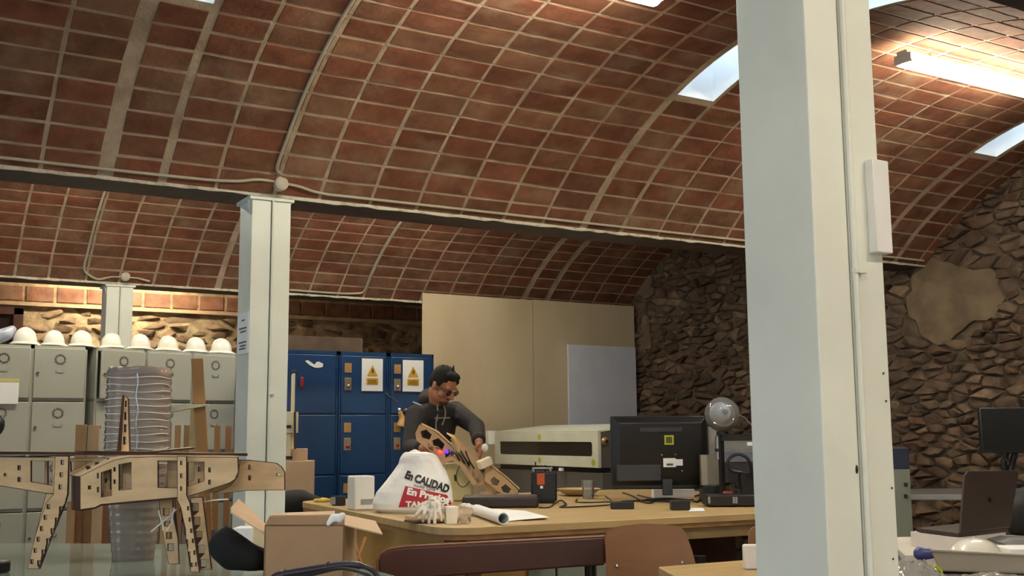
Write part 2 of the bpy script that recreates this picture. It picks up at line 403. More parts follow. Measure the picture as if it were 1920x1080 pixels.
# walls
def rubble(org, eu, en, W, H, cell, asp, keep, parent, mname, pal, hgt, maxn, seed, inset=.007):
    """irregular stones from clipped cells on the wall plane; each its own piece"""
    rs = random.Random(seed); pts = []; gw, gh = cell*asp, cell
    for j in range(int(H/gh)+3):
        for i in range(int(W/gw)+3):
            pts.append(((i-1+(.5 if j % 2 else 0)+rs.uniform(-.42, .42))*gw, (j-1+rs.uniform(-.4, .4))*gh))
    pts = [q for q in pts if rs.random() > .3]
    gx = {}
    for q in pts: gx.setdefault((int(q[0]//gw), int(q[1]//gh)), []).append(q)
    pcs = []; meshv = []; meshes = []; k = 0
    for q in pts:
        if not keep(q[0], q[1]): continue
        poly = [(q[0]-gw*1.9, q[1]-gh*1.9), (q[0]+gw*1.9, q[1]-gh*1.9), (q[0]+gw*1.9, q[1]+gh*1.9), (q[0]-gw*1.9, q[1]+gh*1.9)]
        ci, cj = int(q[0]//gw), int(q[1]//gh); ins = inset*rs.choice((.6, 1, 1.6, 2.4))
        for di in range(-3, 4):
            for dj in range(-3, 4):
                for o in gx.get((ci+di, cj+dj), ()):
                    if o == q: continue
                    nx, ny = (o[0]-q[0])/asp, (o[1]-q[1])*asp**.0; L2 = sqrt(nx*nx+ny*ny); nx /= L2; ny /= L2
                    # bisector in stretched space
                    mxp, myp = (o[0]+q[0])/2/asp, (o[1]+q[1])/2
                    new = []
                    for a, b in zip(poly, poly[1:]+poly[:1]):
                        da = (a[0]/asp-mxp)*nx+(a[1]-myp)*ny+ins; db = (b[0]/asp-mxp)*nx+(b[1]-myp)*ny+ins
                        if da <= 0: new.append(a)
                        if da*db < 0: t = da/(da-db); new.append((a[0]+(b[0]-a[0])*t, a[1]+(b[1]-a[1])*t))
                    poly = new
                    if len(poly) < 3: break
                if len(poly) < 3: break
            if len(poly) < 3: break
        if len(poly) < 3: continue
        cx = sum(a[0] for a in poly)/len(poly); cy = sum(a[1] for a in poly)/len(poly); n = len(poly)
        h = rs.uniform(*hgt); mb = MB(); rot = rs.uniform(-.12, .12)
        pl = [((a[0]-cx)*rs.uniform(.9, 1.02), (a[1]-cy)*rs.uniform(.9, 1.02)) for a in poly]
        pl = [(a[0]*cos(rot)-a[1]*sin(rot), a[0]*sin(rot)+a[1]*cos(rot)) for a in pl]
        tx, ty = rs.uniform(-.25, .25), rs.uniform(-.35, .35)
        for z, f in ((-.03, 1.), (h*.45, .98), (h*.85, .86), (h, .6)):
            mb.v += [V((a[0]*f, a[1]*f, z+(tx*a[0]+ty*a[1])*(z > 0)+rs.uniform(-.2, .2)*h*(f < .97))) for a in pl]
        mb.v.append(V((0, 0, h*rs.uniform(.9, 1.1))))
        for r in (0, n, 2*n): mb.f += [(r+i, r+(i+1) % n, r+n+(i+1) % n, r+n+i) for i in range(n)]
        mb.f += [(3*n+i, 3*n+(i+1) % n, 4*n) for i in range(n)]
        P = V(org)+V(eu)*cx+ZU*cy
        Mx = Matrix((V(eu), ZU, V(en))).transposed().to_4x4(); Mx.translation = P
        pa = pix_area([P+V(eu)*a[0]+ZU*a[1] for a in pl])
        c = rs.choice(pal); g = rs.uniform(.72, 1.2)
        pcs.append((pa, Mx, (1, 1, 1), tuple(v*g for v in c), k)); meshv.append(mb); k += 1
    pcs.sort(key=lambda q: -q[0])
    for i, q in enumerate(pcs):
        if i < maxn and q[0] > 60:
            me = meshv[q[4]].mesh('stone'); tint_mesh(me, [(1, 1, 1)]*len(me.polygons)); me.materials.append(mname); me.polygons.foreach_set('use_smooth', [True]*len(me.polygons)); me.set_sharp_from_angle(angle=radians(50))
            o = bpy.data.objects.new('stone', me); COL.objects.link(o); o.parent = parent; o.matrix_local = q[1]; o.color = (*q[3], 1)
    rest = MB(); cols = []
    for i, q in enumerate(pcs):
        if i < maxn and q[0] > 60: continue
        mb = meshv[q[4]]; kk = len(rest.v); rest.v += [q[1] @ p for p in mb.v]; rest.f += [tuple(kk+a for a in f) for f in mb.f]; cols += [q[3]]*len(mb.f)
    if rest.f:
        o = rest.build('stone_mass', mname, parent, smooth=50, local=True, raw=True); tint_mesh(o.data, cols); o['kind'] = 'stuff'
def under_vault(Y, Z, m_=.0):
    for Yc in (YC1, YC2, YC3, YC0):
        if abs(Y-Yc) < HW+.05 and Z < ZC+sqrt(max(0, RV*RV-(Y-Yc)**2))+m_: return True
    return Z < ZB
PAL_R = [(.88, .83, .78), (.76, .7, .66), (.95, .9, .82), (.85, .77, .72), (.64, .58, .55), (1.25, 1.2, 1.1), (.92, .74, .66), (.8, .76, .7)]
PAL_B = [(1.9, 1.75, 1.4), (1.65, 1.5, 1.2), (2.1, 1.9, 1.55), (1.45, 1.3, 1.05)]
wr = struct(MB().bb((XW, YF-.2, 0), (XW+.2, YB+.2, 3.6)).build('wall_right', M_stone_mortar), 'rough rubble stone wall on the right')
PATCH = [(5.0, 2.13, .42, .30), (8.5, 2.62, .14, .12), (8.52, 2.15, .09, .2)]     # patches of old render: (y, z, ry, rz)
rubble((XW, 9.2, .3), (0, -1, 0), (-1, 0, 0), 6.4, 3.0, .056, 2.3,
       lambda u, v: under_vault(9.2-u, .3+v, .02) and not any(((9.2-u-a)/c)**2+((.3+v-b)/d)**2 < 1 for a, b, c, d in PATCH),
       wr, M_stone, PAL_R, (.008, .05), 300, 5, .003)
M_render = mat('old_lime_render', (126, 108, 84), .95, col2=(98, 82, 64), scale=5, bump=.5, bscale=18)
for a, b, c, d in PATCH:
    n = 34; pl = [V((XW-.028, a+c*1.02*cos(2*pi*i/n)*(.92+.12*sin(i*.55+a)+.09*sin(i*.92+b)+.04*sin(i*2.2)), b+d*1.02*sin(2*pi*i/n)*(.92+.12*sin(i*.55+a)+.09*sin(i*.92+b)+.04*sin(i*2.2)))) for i in range(n)]
    MB().plate(pl, (.03, 0, 0)).build('render_patch', M_render, wr, smooth=0)
wb = struct(MB().bb((XL-.2, YB, 0), (XW+.2, YB+.2, 3.6)).build('wall_back', M_wallb), 'stone back wall with a course of clay bricks under the vault')
rubble((.3, YB, .9), (1, 0, 0), (0, -1, 0), 5.6, 1.5, .08, 2.4, lambda u, v: v < 1.47 and not (u < .95 and v > 1.05), wb, M_stone, PAL_B, (.006, .016), 240, 9, .006)
zl = 2.43; x = .2; i = 0
while x < 6.4:                                     # brick course
    o = bpy.data.objects.new('brick', TILE_ME[i % 8]); COL.objects.link(o); o.parent = wb
    Mx = Matrix((V((1, 0, 0)), ZU, V((0, -1, 0)))).transposed().to_4x4(); Mx.translation = V((x+.13, YB-.006, zl+.083))
    o.matrix_local = Mx @ Matrix.Diagonal((.238, .135, 2, 1)); o.color = (1.35, 1.42, 1.28, 1); x += .268; i += 1
struct(MB().bb((XL, YB-.05, zl-.035), (XW, YB, zl)).build('trim_1', mat('ledge_mortar', (190, 160, 122), .9, var=.1)), 'thin mortar ledge under the brick course')
# brown framed window on the back wall, far left
q0, q1 = PY(-60, 700, YB), PY(44, 578, YB)
wn = MB()
for a, b in (((q0.x, q0.z), (q1.x, q0.z+.06)), ((q0.x, q1.z-.07), (q1.x, q1.z)), ((q1.x-.09, q0.z), (q1.x, q1.z)), ((q0.x, q0.z), (q0.x+.07, q1.z))):
    wn.bb((a[0], YB-.06, a[1]), (b[0], YB, b[1]))
ow = struct(wn.build('window_20', M_frame, bevel=.006), 'dark brown wooden window frame at the far left')
MB().bb((q0.x+.07, YB-.03, q0.z+.06), (q1.x-.09, YB-.02, q1.z-.07)).build('pane', mat('dark_pane', (50, 36, 34), .15), ow)

# outer walls with daylight windows, beside and behind the camera
def wall_open(name, axis, at_, lo, hi, z1, holes, label):
    mb = MB(); cuts = sorted({lo, hi, *[a for h in holes for a in h[:2]]})
    for a, b in zip(cuts, cuts[1:]):
        hs = [h for h in holes if h[0] <= a+1e-6 and b <= h[1]+1e-6]
        segs = [(0, z1)] if not hs else [(0, hs[0][2]), (hs[0][3], z1)]
        for c, d in segs:
            if axis == 'X': mb.bb((at_-.2, a, c), (at_, b, d))
            else: mb.bb((a, at_-.2, c), (b, at_, d))
    return struct(mb.build(name, M_plaster, smooth=0), label)
LW = [(-1.2, .2, .9, 2.2), (1.6, 3.0, .9, 2.2), (6.2, 7.4, .9, 2.2)]; FWN = [(-3.0, -2.0, .9, 2.2)]
wall_open('wall_left', 'X', XL, YF-.2, YB+.2, 3.6, LW, 'plastered wall with daylight windows on the left')
wall_open('wall_front', 'Y', YF, XL, XW, 3.6, FWN, 'plastered wall behind the camera')
wi = 21
for ax, L_ in (('X', LW), ('Y', FWN)):
    for a, b, c, d in L_:
        mb = MB(); f = .06
        def bx(u0, u1, z0, z1, t0=-.12, t1=-.06):
            mb.bb((XL+t0, u0, z0), (XL+t1, u1, z1)) if ax == 'X' else mb.bb((u0, YF+t0, z0), (u1, YF+t1, z1))
        bx(a, a+f, c, d); bx(b-f, b, c, d); bx(a, b, c, c+f); bx(a, b, d-f, d); bx((a+b)/2-.03, (a+b)/2+.03, c, d)
        o = struct(mb.build('window_%d' % wi, M_frame, smooth=0)); wi += 1; mb = MB(); bx(a, b, c, d, -.1, -.095); mb.build('pane', M_glass, o)
        if ax == 'X': portal((XL+.02, (a+b)/2, (c+d)/2), (0, -pi/2, 0), d-c, b-a)
        else: portal(((a+b)/2, YF+.02, (c+d)/2), (-pi/2, 0, 0), b-a, d-c)
# roof above the vaults keeps the daylight to the openings
# ------------------------------------------------------------------ steel beams
def beam(yc, label):
    y0, y1 = yc-.105, yc+.165
    t = thing('steel_beam', label, 'beam', (XL, yc, ZB), group='steel beams carrying the vaults')
    MB().bb((XL, y0, ZB), (XW, y1, ZB+.022)).build('flange', M_beam, t, smooth=0)
    MB().bb((XL, yc-.02, ZB+.022), (XW, yc+.1, ZB+.24)).build('web', M_beam, t, smooth=0)
    rs = random.Random(int(yc*10)); mb = MB(); n = 180; lo = []; hi = []
    for i in range(n+1):
        x = XL+(XW-XL)*i/n; lo.append(V((x, y0-.012, ZB-.004+rs.uniform(-.005, .004)))); hi.append(V((x, y0-.012, ZB+.026+rs.uniform(-.004, .004))))
    mb.plate(lo+hi[::-1], (0, .012, 0)); mb.build('flange_edge', M_lip, t, smooth=0)
    return t
beam(Y_BEAM[0], 'steel beam over the big front column')
beam(Y_BEAM[1], 'long steel beam with pale flaking edge across the whole room')
beam(Y_BEAM[2], 'far steel beam above the grey lockers')

# ------------------------------------------------------------------ steel columns made of two channels
def column(yc, label, conduit=True, clips=()):
    X, w2 = X_COL, .1; t = thing('steel_column', label, 'column', (X, yc, 0), group='white steel columns')
    z1 = ZB-.02
    for sgn in (-1, 1):
        mb = MB(); pr = [(sgn*w2, -w2), (sgn*.0018, -w2), (sgn*.0018, -w2+.006), (sgn*.012, -w2+.011), (sgn*(w2-.011), -w2+.014), (sgn*(w2-.011), w2-.014), (sgn*.0018, w2-.011), (sgn*.0018, w2), (sgn*w2, w2)]
        mb.plate([V((X+a, yc+b, 0)) for a, b in pr], (0, 0, z1)); mb.build('channel', M_steel, t, smooth=0, bevel=.004)
    MB().bb((X-.115, yc-.112, z1), (X+.115, yc+.12, ZB)).build('cap_plate', M_steel, t, bevel=.003)
    MB().plate([V((X-.112, yc-.06, z1)), V((X-.1, yc-.06, z1-.07)), V((X-.1, yc-.06, z1))], (0, .008, 0)).build('gusset', M_steel, t, smooth=0)
    MB().bb((X-.16, yc-.16, 0), (X+.16, yc+.16, .015)).build('base_plate', M_steel, t)
    cx = X+.006
    mb = MB().tube([(cx, yc-w2-.007, z1), (cx, yc-w2-.007, .3)], .0065, 8); mb.build('conduit', M_steel, t)
    for z in clips: MB().bb((cx-.006, yc-w2-.016, z-.006), (cx+.026, yc-w2, z+.006)).build('clip', M_steel, t, bevel=.002)
    return t
c0 = column(Y_BEAM[0], 'big white steel column in the right foreground', clips=(PY(1597, 507, 1.52).z, .9))
MB().bb((X_COL+.058, Y_BEAM[0]-.122, PY(1640, 475, 1.52).z), (X_COL+.106, Y_BEAM[0]-.1, PY(1640, 303, 1.52).z)).build('cover_plate', M_white, c0, bevel=.002)['label'] = 'flat white cover plate'
M_hole = mat('bolt_hole', (60, 56, 50), .8)
for px, py in ((1672, 915), (1674, 1048), (1661, 752), (1656, 700)):
    q = PY(px, py, Y_BEAM[0]-.1); MB().cyl(q+V((0, -.0015, 0)), q+V((0, .002, 0)), .0022, n=8).build('bolt', M_hole, c0)
q = PY(1606, 880, Y_BEAM[0]-.1); MB().ball(q, (.003, .004, .009), 8, 6).build('grommet', M_black, c0)
c1 = column(Y_BEAM[1], 'white steel column between grey lockers and blue lockers', clips=(PY(502, 738, 5.2).z,))
c2 = column(Y_BEAM[2], 'distant white steel column behind the hard hats')

# notices on the column
nt = thing('paper_notice', 'white printed notice taped to the column beside the hard hats', 'notice', (1.622, 5.29, 1.6))
MB().bb((1.6215, 5.21, 1.595), (1.6245, 5.385, 1.80)).build('sheet', M_paper, nt, smooth=0)
M_ink = mat('grey_ink', (92, 92, 96), .8)
for z, a, b in ((1.762, 5.27, 5.32), (1.722, 5.235, 5.36), (1.705, 5.245, 5.34), (1.652, 5.235, 5.36), (1.635, 5.245, 5.34), (1.62, 5.25, 5.35)):
    MB().bb((1.6208, a, z-.004), (1.6216, b, z+.004)).build('print_line', M_ink, nt, smooth=0)

# conduits, round junction boxes and cables on beams and vault
def jbox(P, label, r=.036):
    t = thing('junction_box', label, 'junction box', P, group='round junction boxes on the beams')
    P = V(P); MB().lathe([(r*.98, .0), (r, -.012), (r*.96, -.034), (r*.8, -.038), (0, -.038)], P, 20, axis=(0, 1, 0)).build('lid', M_conduit, t)
    MB().cyl(P, P+V((0, .02, 0)), r*.9, n=16).build('base', M_conduit, t)
jb1 = V((1.744, 5.148, 2.436)); jbox(jb1, 'round grey junction box above the white column by the blue lockers')
jb2 = V((1.745, 8.815, 2.434)); jbox(jb2, 'small round junction box above the distant column')
def cable(name, pts, r, label, mt=M_conduit, cat='cable', n=6, grp=None):
    o = MB().tube(spline(pts, 6), r, n).build(name, mt); return tag(o, label, cat, grp)
arc = lambda Yc, X, s0, s1, n=9: [vp(Yc, X, s0+(s1-s0)*i/n, .014) for i in range(n+1)]
cable('conduit', [jb1+V((0, 0, .03)), V((1.744, 5.115, 2.48))]+arc(YC1, 1.70, 1.76, .35)+[vp(YC1, 1.69, .05, .06)], .0085, 'grey conduit rising over the vault from the round junction box', cat='conduit')
cable('conduit', [jb2+V((-.03, 0, 0)), V((1.64, 8.82, 2.43)), V((1.55, 8.83, 2.405)), V((1.475, 8.80, 2.43))]+arc(YC2, 1.43, 1.80, .3), .009, 'thin grey conduit climbing the rear vault above the hard hats', cat='conduit')
cable('conduit', [V((3.1, 8.825, 2.415)), V((3.5, 8.825, 2.412)), V((3.70, 8.815, 2.42))]+arc(YC2, 3.765, 1.84, .3), .009, 'conduit climbing the rear vault above the blue lockers', cat='conduit')
cable('beam_cable', [jb1+V((-.03, -.015, .01)), jb1+V((-.12, -.02, .008)), V((1.50, 5.145, 2.426)), V((1.2, 5.152, 2.418)), V((0, 5.152, 2.417)), V((-2, 5.152, 2.417))], .0075, 'pale cable along the beam, left of the round junction box')
cable('beam_cable', [jb1+V((.03, -.012, .006)), jb1+V((.10, -.014, -.002)), V((1.98, 5.152, 2.416)), V((2.3, 5.152, 2.415)), V((4.5, 5.152, 2.417)), V((6.6, 5.152, 2.416))], .0075, 'pale cable along the beam, right of the round junction box')
cable('beam_cable', [jb2+V((.03, 0, 0)), jb2+V((.10, 0, -.004)), jb2+V((.19, .0, -.022))], .008, 'short cable drooping right of the small junction box')

# ------------------------------------------------------------------ fluorescent lamps
M_tube = mat('lamp_tube', (255, 247, 222), .5, var=0, emit=LAMP_S)
M_lampbody = mat('lamp_housing', (220, 215, 200), .5, var=.03)
def lamp(x0, x1, Y, Z, label, rod=.06):
    t = thing('fluorescent_lamp', label, 'lamp', ((x0+x1)/2, Y, Z), group='fluorescent lamps under the vaults')
    MB().bb((x0, Y-.03, Z), (x1, Y+.03, Z+.03)).build('housing', M_lampbody, t, bevel=.006)
    pr = [(.058*cos(a), -.052*sin(a)) for a in [pi*i/10 for i in range(11)]]
    MB().plate([V((x0+.02, Y+a, Z+b)) for a, b in pr], (x1-x0-.04, 0, 0)).build('diffuser', M_tube, t)
    for x in (x0+.012, x1-.012): MB().box((x, Y, Z-.012), (.016, .1, .05)).build('end_cap', M_lampbody, t, bevel=.004)
    for x in (x0+.22, x1-.22): MB().cyl((x, Y, Z+.03), (x, Y, Z+rod+.035), .005, n=8).build('hanger', M_lampbody, t)
lamp(1.60, 2.83, YC1, 3.045, 'fluorescent lamp mostly above the top edge of the picture')
lamp(4.36, 5.62, YC1, 3.045, 'bright fluorescent lamp hanging at the upper right')
lamp(3.0, 4.25, YC2, 3.045, 'fluorescent lamp in the rear vault, hidden behind the long beam')
lamp(.7, 1.95, YC2, 3.045, 'fluorescent lamp in the rear vault above the grey lockers')
lamp(1.5, 2.75, 10.4, 2.85, 'fluorescent lamp behind the far beam, lighting the stone back wall', .1)
lamp(-.9, .35, YC0, 3.045, 'fluorescent lamp in the vault over the camera')
lamp(2.1, 3.35, YC0, 3.045, 'fluorescent lamp in the vault behind the big column')
# ================================================================== LOCKERS AND HARD HATS
M_lgrey = mat('grey_locker_paint', (162, 164, 154), .45, var=.03, scale=2)
M_lgrey_d = mat('locker_vent_dark', (84, 84, 78), .7)
M_gap = mat('locker_inside', (30, 28, 24), .9)
M_chrome = mat('chrome', (190, 190, 188), .25, metal=.9, var=.03)
def grey_door(parent, x, z, w_, h, yf, ajar=0.):
    """door, its vent, card holder and lock in the parent's local space"""
    d = MB()
    d.box((0, -.009, 0), (w_-.012, .018, h-.012)); o = d.build('door', M_lgrey, parent, bevel=.004, local=True)
    o.location = (x, yf, z)
    if ajar: o.location = (x+ (w_/2)*(1-cos(ajar)), yf-sin(ajar)*w_/2, z); o.rotation_euler = (0, 0, ajar)
    v = MB(); r = .032
    for k in range(14):
        a = 2*pi*k/14; v.box((r*cos(a), -.0195, h*.27+r*sin(a)), (.009, .003, .006), M=Matrix.Rotation(-a, 3, 'Y'))
    v.lathe([(r*.86, 0), (r*.86, -.002), (r*.78, -.002), (r*.78, 0)], (0, -.018, h*.27), 20, axis=(0, 1, 0))
    v.build('vent', M_lgrey_d, o, local=True, smooth=0)
    c = MB(); c.bb((-.026, -.0215, h*.02), (-.023, -.018, h*.07)).bb((.023, -.0215, h*.02), (.026, -.018, h*.07)).bb((-.026, -.0215, h*.015), (.026, -.018, h*.025))
    c.build('card_holder', M_chrome, o, local=True, smooth=0)
    MB().cyl((-w_*.41, -.018, 0), (-w_*.41, -.027, 0), .009, n=12).build('lock', M_lgrey_d, o, local=True)
def grey_lockers(label, loc, rz, ncol, cw, ajar_col=None, depth=.46, H=1.8):
    t = thing('grey_locker_unit', label, 'locker', loc, rz, 'grey metal lockers under the hard hats')
    W = ncol*cw; b = MB()
    b.bb((0, .012, 0), (W, depth, .03)).bb((0, .0, H-.022), (W, depth, H)).bb((0, 0, 0), (.014, depth, H)).bb((W-.014, 0, 0), (W, depth, H)).bb((0, depth-.01, 0), (W, depth, H))
    for k in range(1, ncol): b.bb((k*cw-.012, 0, 0), (k*cw+.012, depth, H))
    for k in range(1, 5): b.bb((0, .006, k*H/5-.011), (W, depth, k*H/5+.011))
    b.build('body', M_lgrey, t, smooth=0, local=True)
    for c in range(ncol):
        for r in range(5):
            grey_door(t, (c+.5)*cw, (r+.5)*H/5-.005, cw-.012, H/5-.012, .004, radians(7) if (c, r) == ajar_col else 0)
    return t
UA = V((.635, 7.84, 0)); UB = V((1.385, 7.85, 0)); RB = radians(14)
grey_lockers('grey locker block at the left edge, three hard hats on top', UA, 0, 2, .346)
grey_lockers('grey locker block behind the wrapped bundle, turned slightly away', UB, RB, 3, .362, (0, 4), .22)
M_hat = mat('white_helmet_shell', (236, 234, 222), .22, var=.02, coat=.4)
def hat_mesh():
    mb = MB(); prof = []
    n = 28
    for k in range(13):
        a = k/12*pi/2; prof.append((cos(a)**.8, sin(a)))
    def fn(u, v):
        a = 2*pi*u; c = cos(v*pi/2)**.8; z = sin(v*pi/2)
        x = .089*c*cos(a)*(1.08 if cos(a) > 0 else 1); y = .080*c*sin(a)
        ridge = .003*math.exp(-(y/.018)**2)*(1-v*.3)*(z > .25)
        return (x, y, .022+.104*z+ridge)
    mb.grid(fn, n, 12, wrap=True)
    return mb
HAT = hat_mesh(); HB = MB()
for (a, zz) in ((0, 0),):
    def rim(u, v):
        an = 2*pi*u; k = 1.0+.24*v+(.26*v*max(0, cos(an))**2); z = .026-.014*v-.008*v*max(0, cos(an))
        return (.092*k*cos(an), .083*(1+.28*v)*sin(an), z)
    HB.grid(rim, 32, 3, wrap=True); HB.grid(lambda u, v: V(rim(u, 1-v))+V((0, 0, -.006)), 32, 3, wrap=True)
    HB.grid(lambda u, v: V(rim(u, 1))+V((0, 0, -.006*v)), 32, 1, wrap=True)
HR = MB()
for k in (-1, 0, 1):
    HR.tube([(.084*cos(t), k*.02, .022+(.106-.006*abs(k))*sin(t)) for t in [pi*.12+pi*.76*i/14 for i in range(15)]], .0045, 6)
hats = [(46, 648, 30, 1.12, 'hard hat at the far left end of the row on the grey lockers'), (100, 648, 15, 1.0, 'second hard hat from the left, on the grey lockers'), (152, 647, 5, 1.05, 'third hard hat from the left, at the end of the first locker block'),
        (209, 651, 170, .98, 'fourth hard hat from the left, in front of the distant column'), (262, 652, 10, 1.03, 'fifth hard hat from the left, just right of the distant column'), (314, 655, -20, 1.03, 'sixth hard hat from the left, above the wrapped bundle'),
        (366, 658, -30, 1.04, 'seventh hard hat from the left, second from the white column'), (414, 664, -15, 1.08, 'hard hat nearest the white column, bluish with daylight')]
proto = None
for i, (px, py, rot, sc, lb) in enumerate(hats):
    q = PZ(px, py, 1.8)
    yy = 7.95 if i < 3 else UB.y+.11+(q.x-UB.x)*sin(RB)
    q = PY(px, py, yy)
    t = thing('hard_hat', 'white '+lb, 'hard hat', (q.x, q.y, 1.803), radians(rot), 'white hard hats in a row')
    t.scale = (sc*.78, sc*.78, sc*.86)
    if proto is None:
        proto = [HAT.build('shell', M_hat, t, local=True), HB.build('brim', M_hat, t, local=True), HR.build('ridge', M_hat, t, local=True)]
    else:
        for p_ in proto:
            c = p_.copy(); c.parent = t; c.matrix_parent_inverse = Matrix.Identity(4); COL.objects.link(c)
# pale plastic visor at the left end
q = PY(6, 645, 7.95)
o = organic('plastic_bag', MB().chain([(q+V((-.05, 0, .04)), .05), (q+V((.02, 0, .07)), .045), (q+V((.05, 0, .1)), .03)]), mat('bluish_film', (178, 186, 208), .3, var=.15, scale=12, bump=.4), voxel=.012)
tag(o, 'bluish crumpled plastic bag at the left end of the hard hats', 'plastic bag')
# paper pad taped on the left locker
q0, q1 = PY(-8, 757, 7.815), PY(36, 710, 7.815)
t = thing('paper_pad', 'white sheet with a yellow top edge taped to the left locker', 'paper', (q0.x, 7.815, q0.z))
MB().bb((q0.x, 7.808, q0.z), (q1.x, 7.812, q1.z)).build('sheet', M_paper, t, smooth=0); MB().bb((q0.x, 7.8065, q1.z-.022), (q1.x, 7.8082, q1.z)).build('tape', mat('yellow_tape', (206, 196, 120), .5), t, smooth=0)

# ------------------------------------------------------------------ blue lockers
M_blue = mat('blue_locker_paint', (24, 62, 106), .38, var=.12, scale=1.5)
M_tag = mat('tan_tag', (176, 136, 86), .6, var=.08)
M_latch = mat('latch_plate', (164, 146, 118), .4, metal=.3)
M_red = mat('red_paint', (150, 34, 40), .45)
YBL = 7.5
def blue_unit(x0, x1, label, first=False):
    H = 1.8; t = thing('blue_locker', label, 'locker', ((x0+x1)/2, YBL, 0), group='tall blue lockers'); w_ = x1-x0
    b = MB(); b.bb((x0, YBL+.02, 0), (x1, YBL+.47, .05)).bb((x0, YBL, H-.025), (x1, YBL+.47, H)).bb((x0, YBL, 0), (x0+.014, YBL+.47, H)).bb((x1-.014, YBL, 0), (x1, YBL+.47, H)).bb((x0, YBL+.46, 0), (x1, YBL+.47, H))
    for k in range(1, 4): b.bb((x0, YBL+.004, H-.025-k*.437-.012), (x1, YBL+.4, H-.025-k*.437+.012))
    b.build('body', M_blue, t, smooth=0)
    for k in range(4):
        zt = H-.03-k*.437; xm = x0+.07
        d = MB().bb((x0+.018, YBL-.006, zt-.425), (x1-.018, YBL+.012, zt)).build('door', M_blue, t, bevel=.004)
        MB().bb((x1-.021, YBL-.009, zt-.1), (x1-.012, YBL+.0, zt-.05)).build('hinge', M_blue, d, smooth=0)
        if first and k < 2: continue
        MB().bb((xm-.027, YBL-.0085, zt-.125), (xm+.027, YBL-.006, zt-.055)).build('tag', M_tag, d, smooth=0)
        MB().bb((xm-.027, YBL-.009, zt-.255), (xm+.027, YBL-.006, zt-.165)).build('latch_plate', M_latch, d, bevel=.002)
        MB().lathe([(.012, 0), (.012, -.014), (.006, -.02), (0, -.02)], (xm, YBL-.009, zt-.225), 12, axis=(0, 1, 0)).build('knob', M_chrome if k % 2 == 0 else M_red, d)
    return t
BX = [PY(535, 656, YBL).x, PY(636, 659, YBL).x, PY(729, 662, YBL).x, PY(813, 665, YBL).x]
bu1 = blue_unit(BX[0], BX[1]-.006, 'blue locker beside the white column, with a white painted mark', True)
blue_unit(BX[1], BX[2]-.004, 'middle blue locker with a warning poster on its upper door')
blue_unit(BX[2], BX[3], 'blue locker behind the man, warning poster partly covered by him')
# white painted mark and red handle on the first one
mk = [(572, 677), (577, 675), (583, 679), (590, 684), (593, 679), (598, 678), (606, 682), (605, 688), (596, 690), (589, 689), (580, 684)]
MB().plate([PY(x, y, YBL-.008) for x, y in mk], (0, .0015, 0)).build('painted_mark', M_paper, bu1, smooth=0)['label'] = 'white painted mark'
q = PY(566, 717, YBL-.01); MB().box(q, (.022, .02, .075)).build('handle', M_red, bu1, bevel=.006)['label'] = 'red handle'
M_warn = mat('warning_yellow', (214, 168, 52), .6, var=.03)
def poster(x0, y0, x1, y1, label):
    a, b = PY(x0, y1, YBL-.01), PY(x1, y0, YBL-.01); t = thing('warning_poster', label, 'poster', (a.x, YBL-.01, a.z), group='warning posters on blue lockers')
    W, H = b.x-a.x, b.z-a.z; P = lambda u, v, d=0: V((a.x+W*u, YBL-.0105-d, a.z+H*v))
    MB().plate([P(0, 0), P(1, 0), P(1, 1), P(0, 1)], (0, .002, 0)).build('sheet', M_paper, t, smooth=0)
    tr = [P(.5, .8, .001), P(.27, .5, .001), P(.25, .46, .001), P(.75, .46, .001), P(.73, .5, .001)]
    MB().plate(tr, (0, .001, 0)).build('warning_triangle', M_warn, t, smooth=0)
    MB().plate([P(.22, .2, .001), P(.78, .2, .001), P(.78, .4, .001), P(.22, .4, .001)], (0, .001, 0)).build('warning_panel', M_warn, t, smooth=0)
    MB().plate([P(.48, .56, .0025), P(.56, .56, .0025), P(.53, .62, .0025), P(.58, .66, .0025), P(.46, .7, .0025), P(.49, .63, .0025), P(.44, .6, .0025)], (0, .001, 0)).build('bolt_symbol', mat('symbol_brown', (96, 66, 24), .7), t, smooth=0)
    for i in range(3): MB().plate([P(.3, .24+.05*i, .0025), P(.7, .24+.05*i, .0025), P(.7, .26+.05*i, .0025), P(.3, .26+.05*i, .0025)], (0, .001, 0)).build('print_line', mat('print_gold', (186, 140, 40), .7), t, smooth=0)
poster(678, 673, 718, 733, 'warning poster with yellow triangle on the middle blue locker')
poster(755, 676, 794, 734, 'warning poster with yellow triangle just left of the man')
# small tool on the locker door left of the man
q = PY(755, 790, YBL-.03)
t = thing('hand_tool', 'small wooden handled tool propped on the blue locker left of the man', 'tool', q)
MB().tube(spline([PY(752, 800, YBL-.05), PY(755, 785, YBL-.05), PY(750, 772, YBL-.05)], 5), [.035, .036, .034, .033, .03, .028, .026, .024, .022, .02, .018], 10).build('handle', mat('tan_handle', (186, 140, 84), .5), t)
MB().ball(PY(761, 772, YBL-.06), (.032, .03, .03), 12, 8).build('grip', M_black, t); MB().ball(PY(749, 768, YBL-.07), .012, 10, 6).build('tip', M_white, t)
MB().tube([PY(722, 737, YBL-.02), PY(745, 755, YBL-.05)], .006, 6).build('rod', M_dark, t)

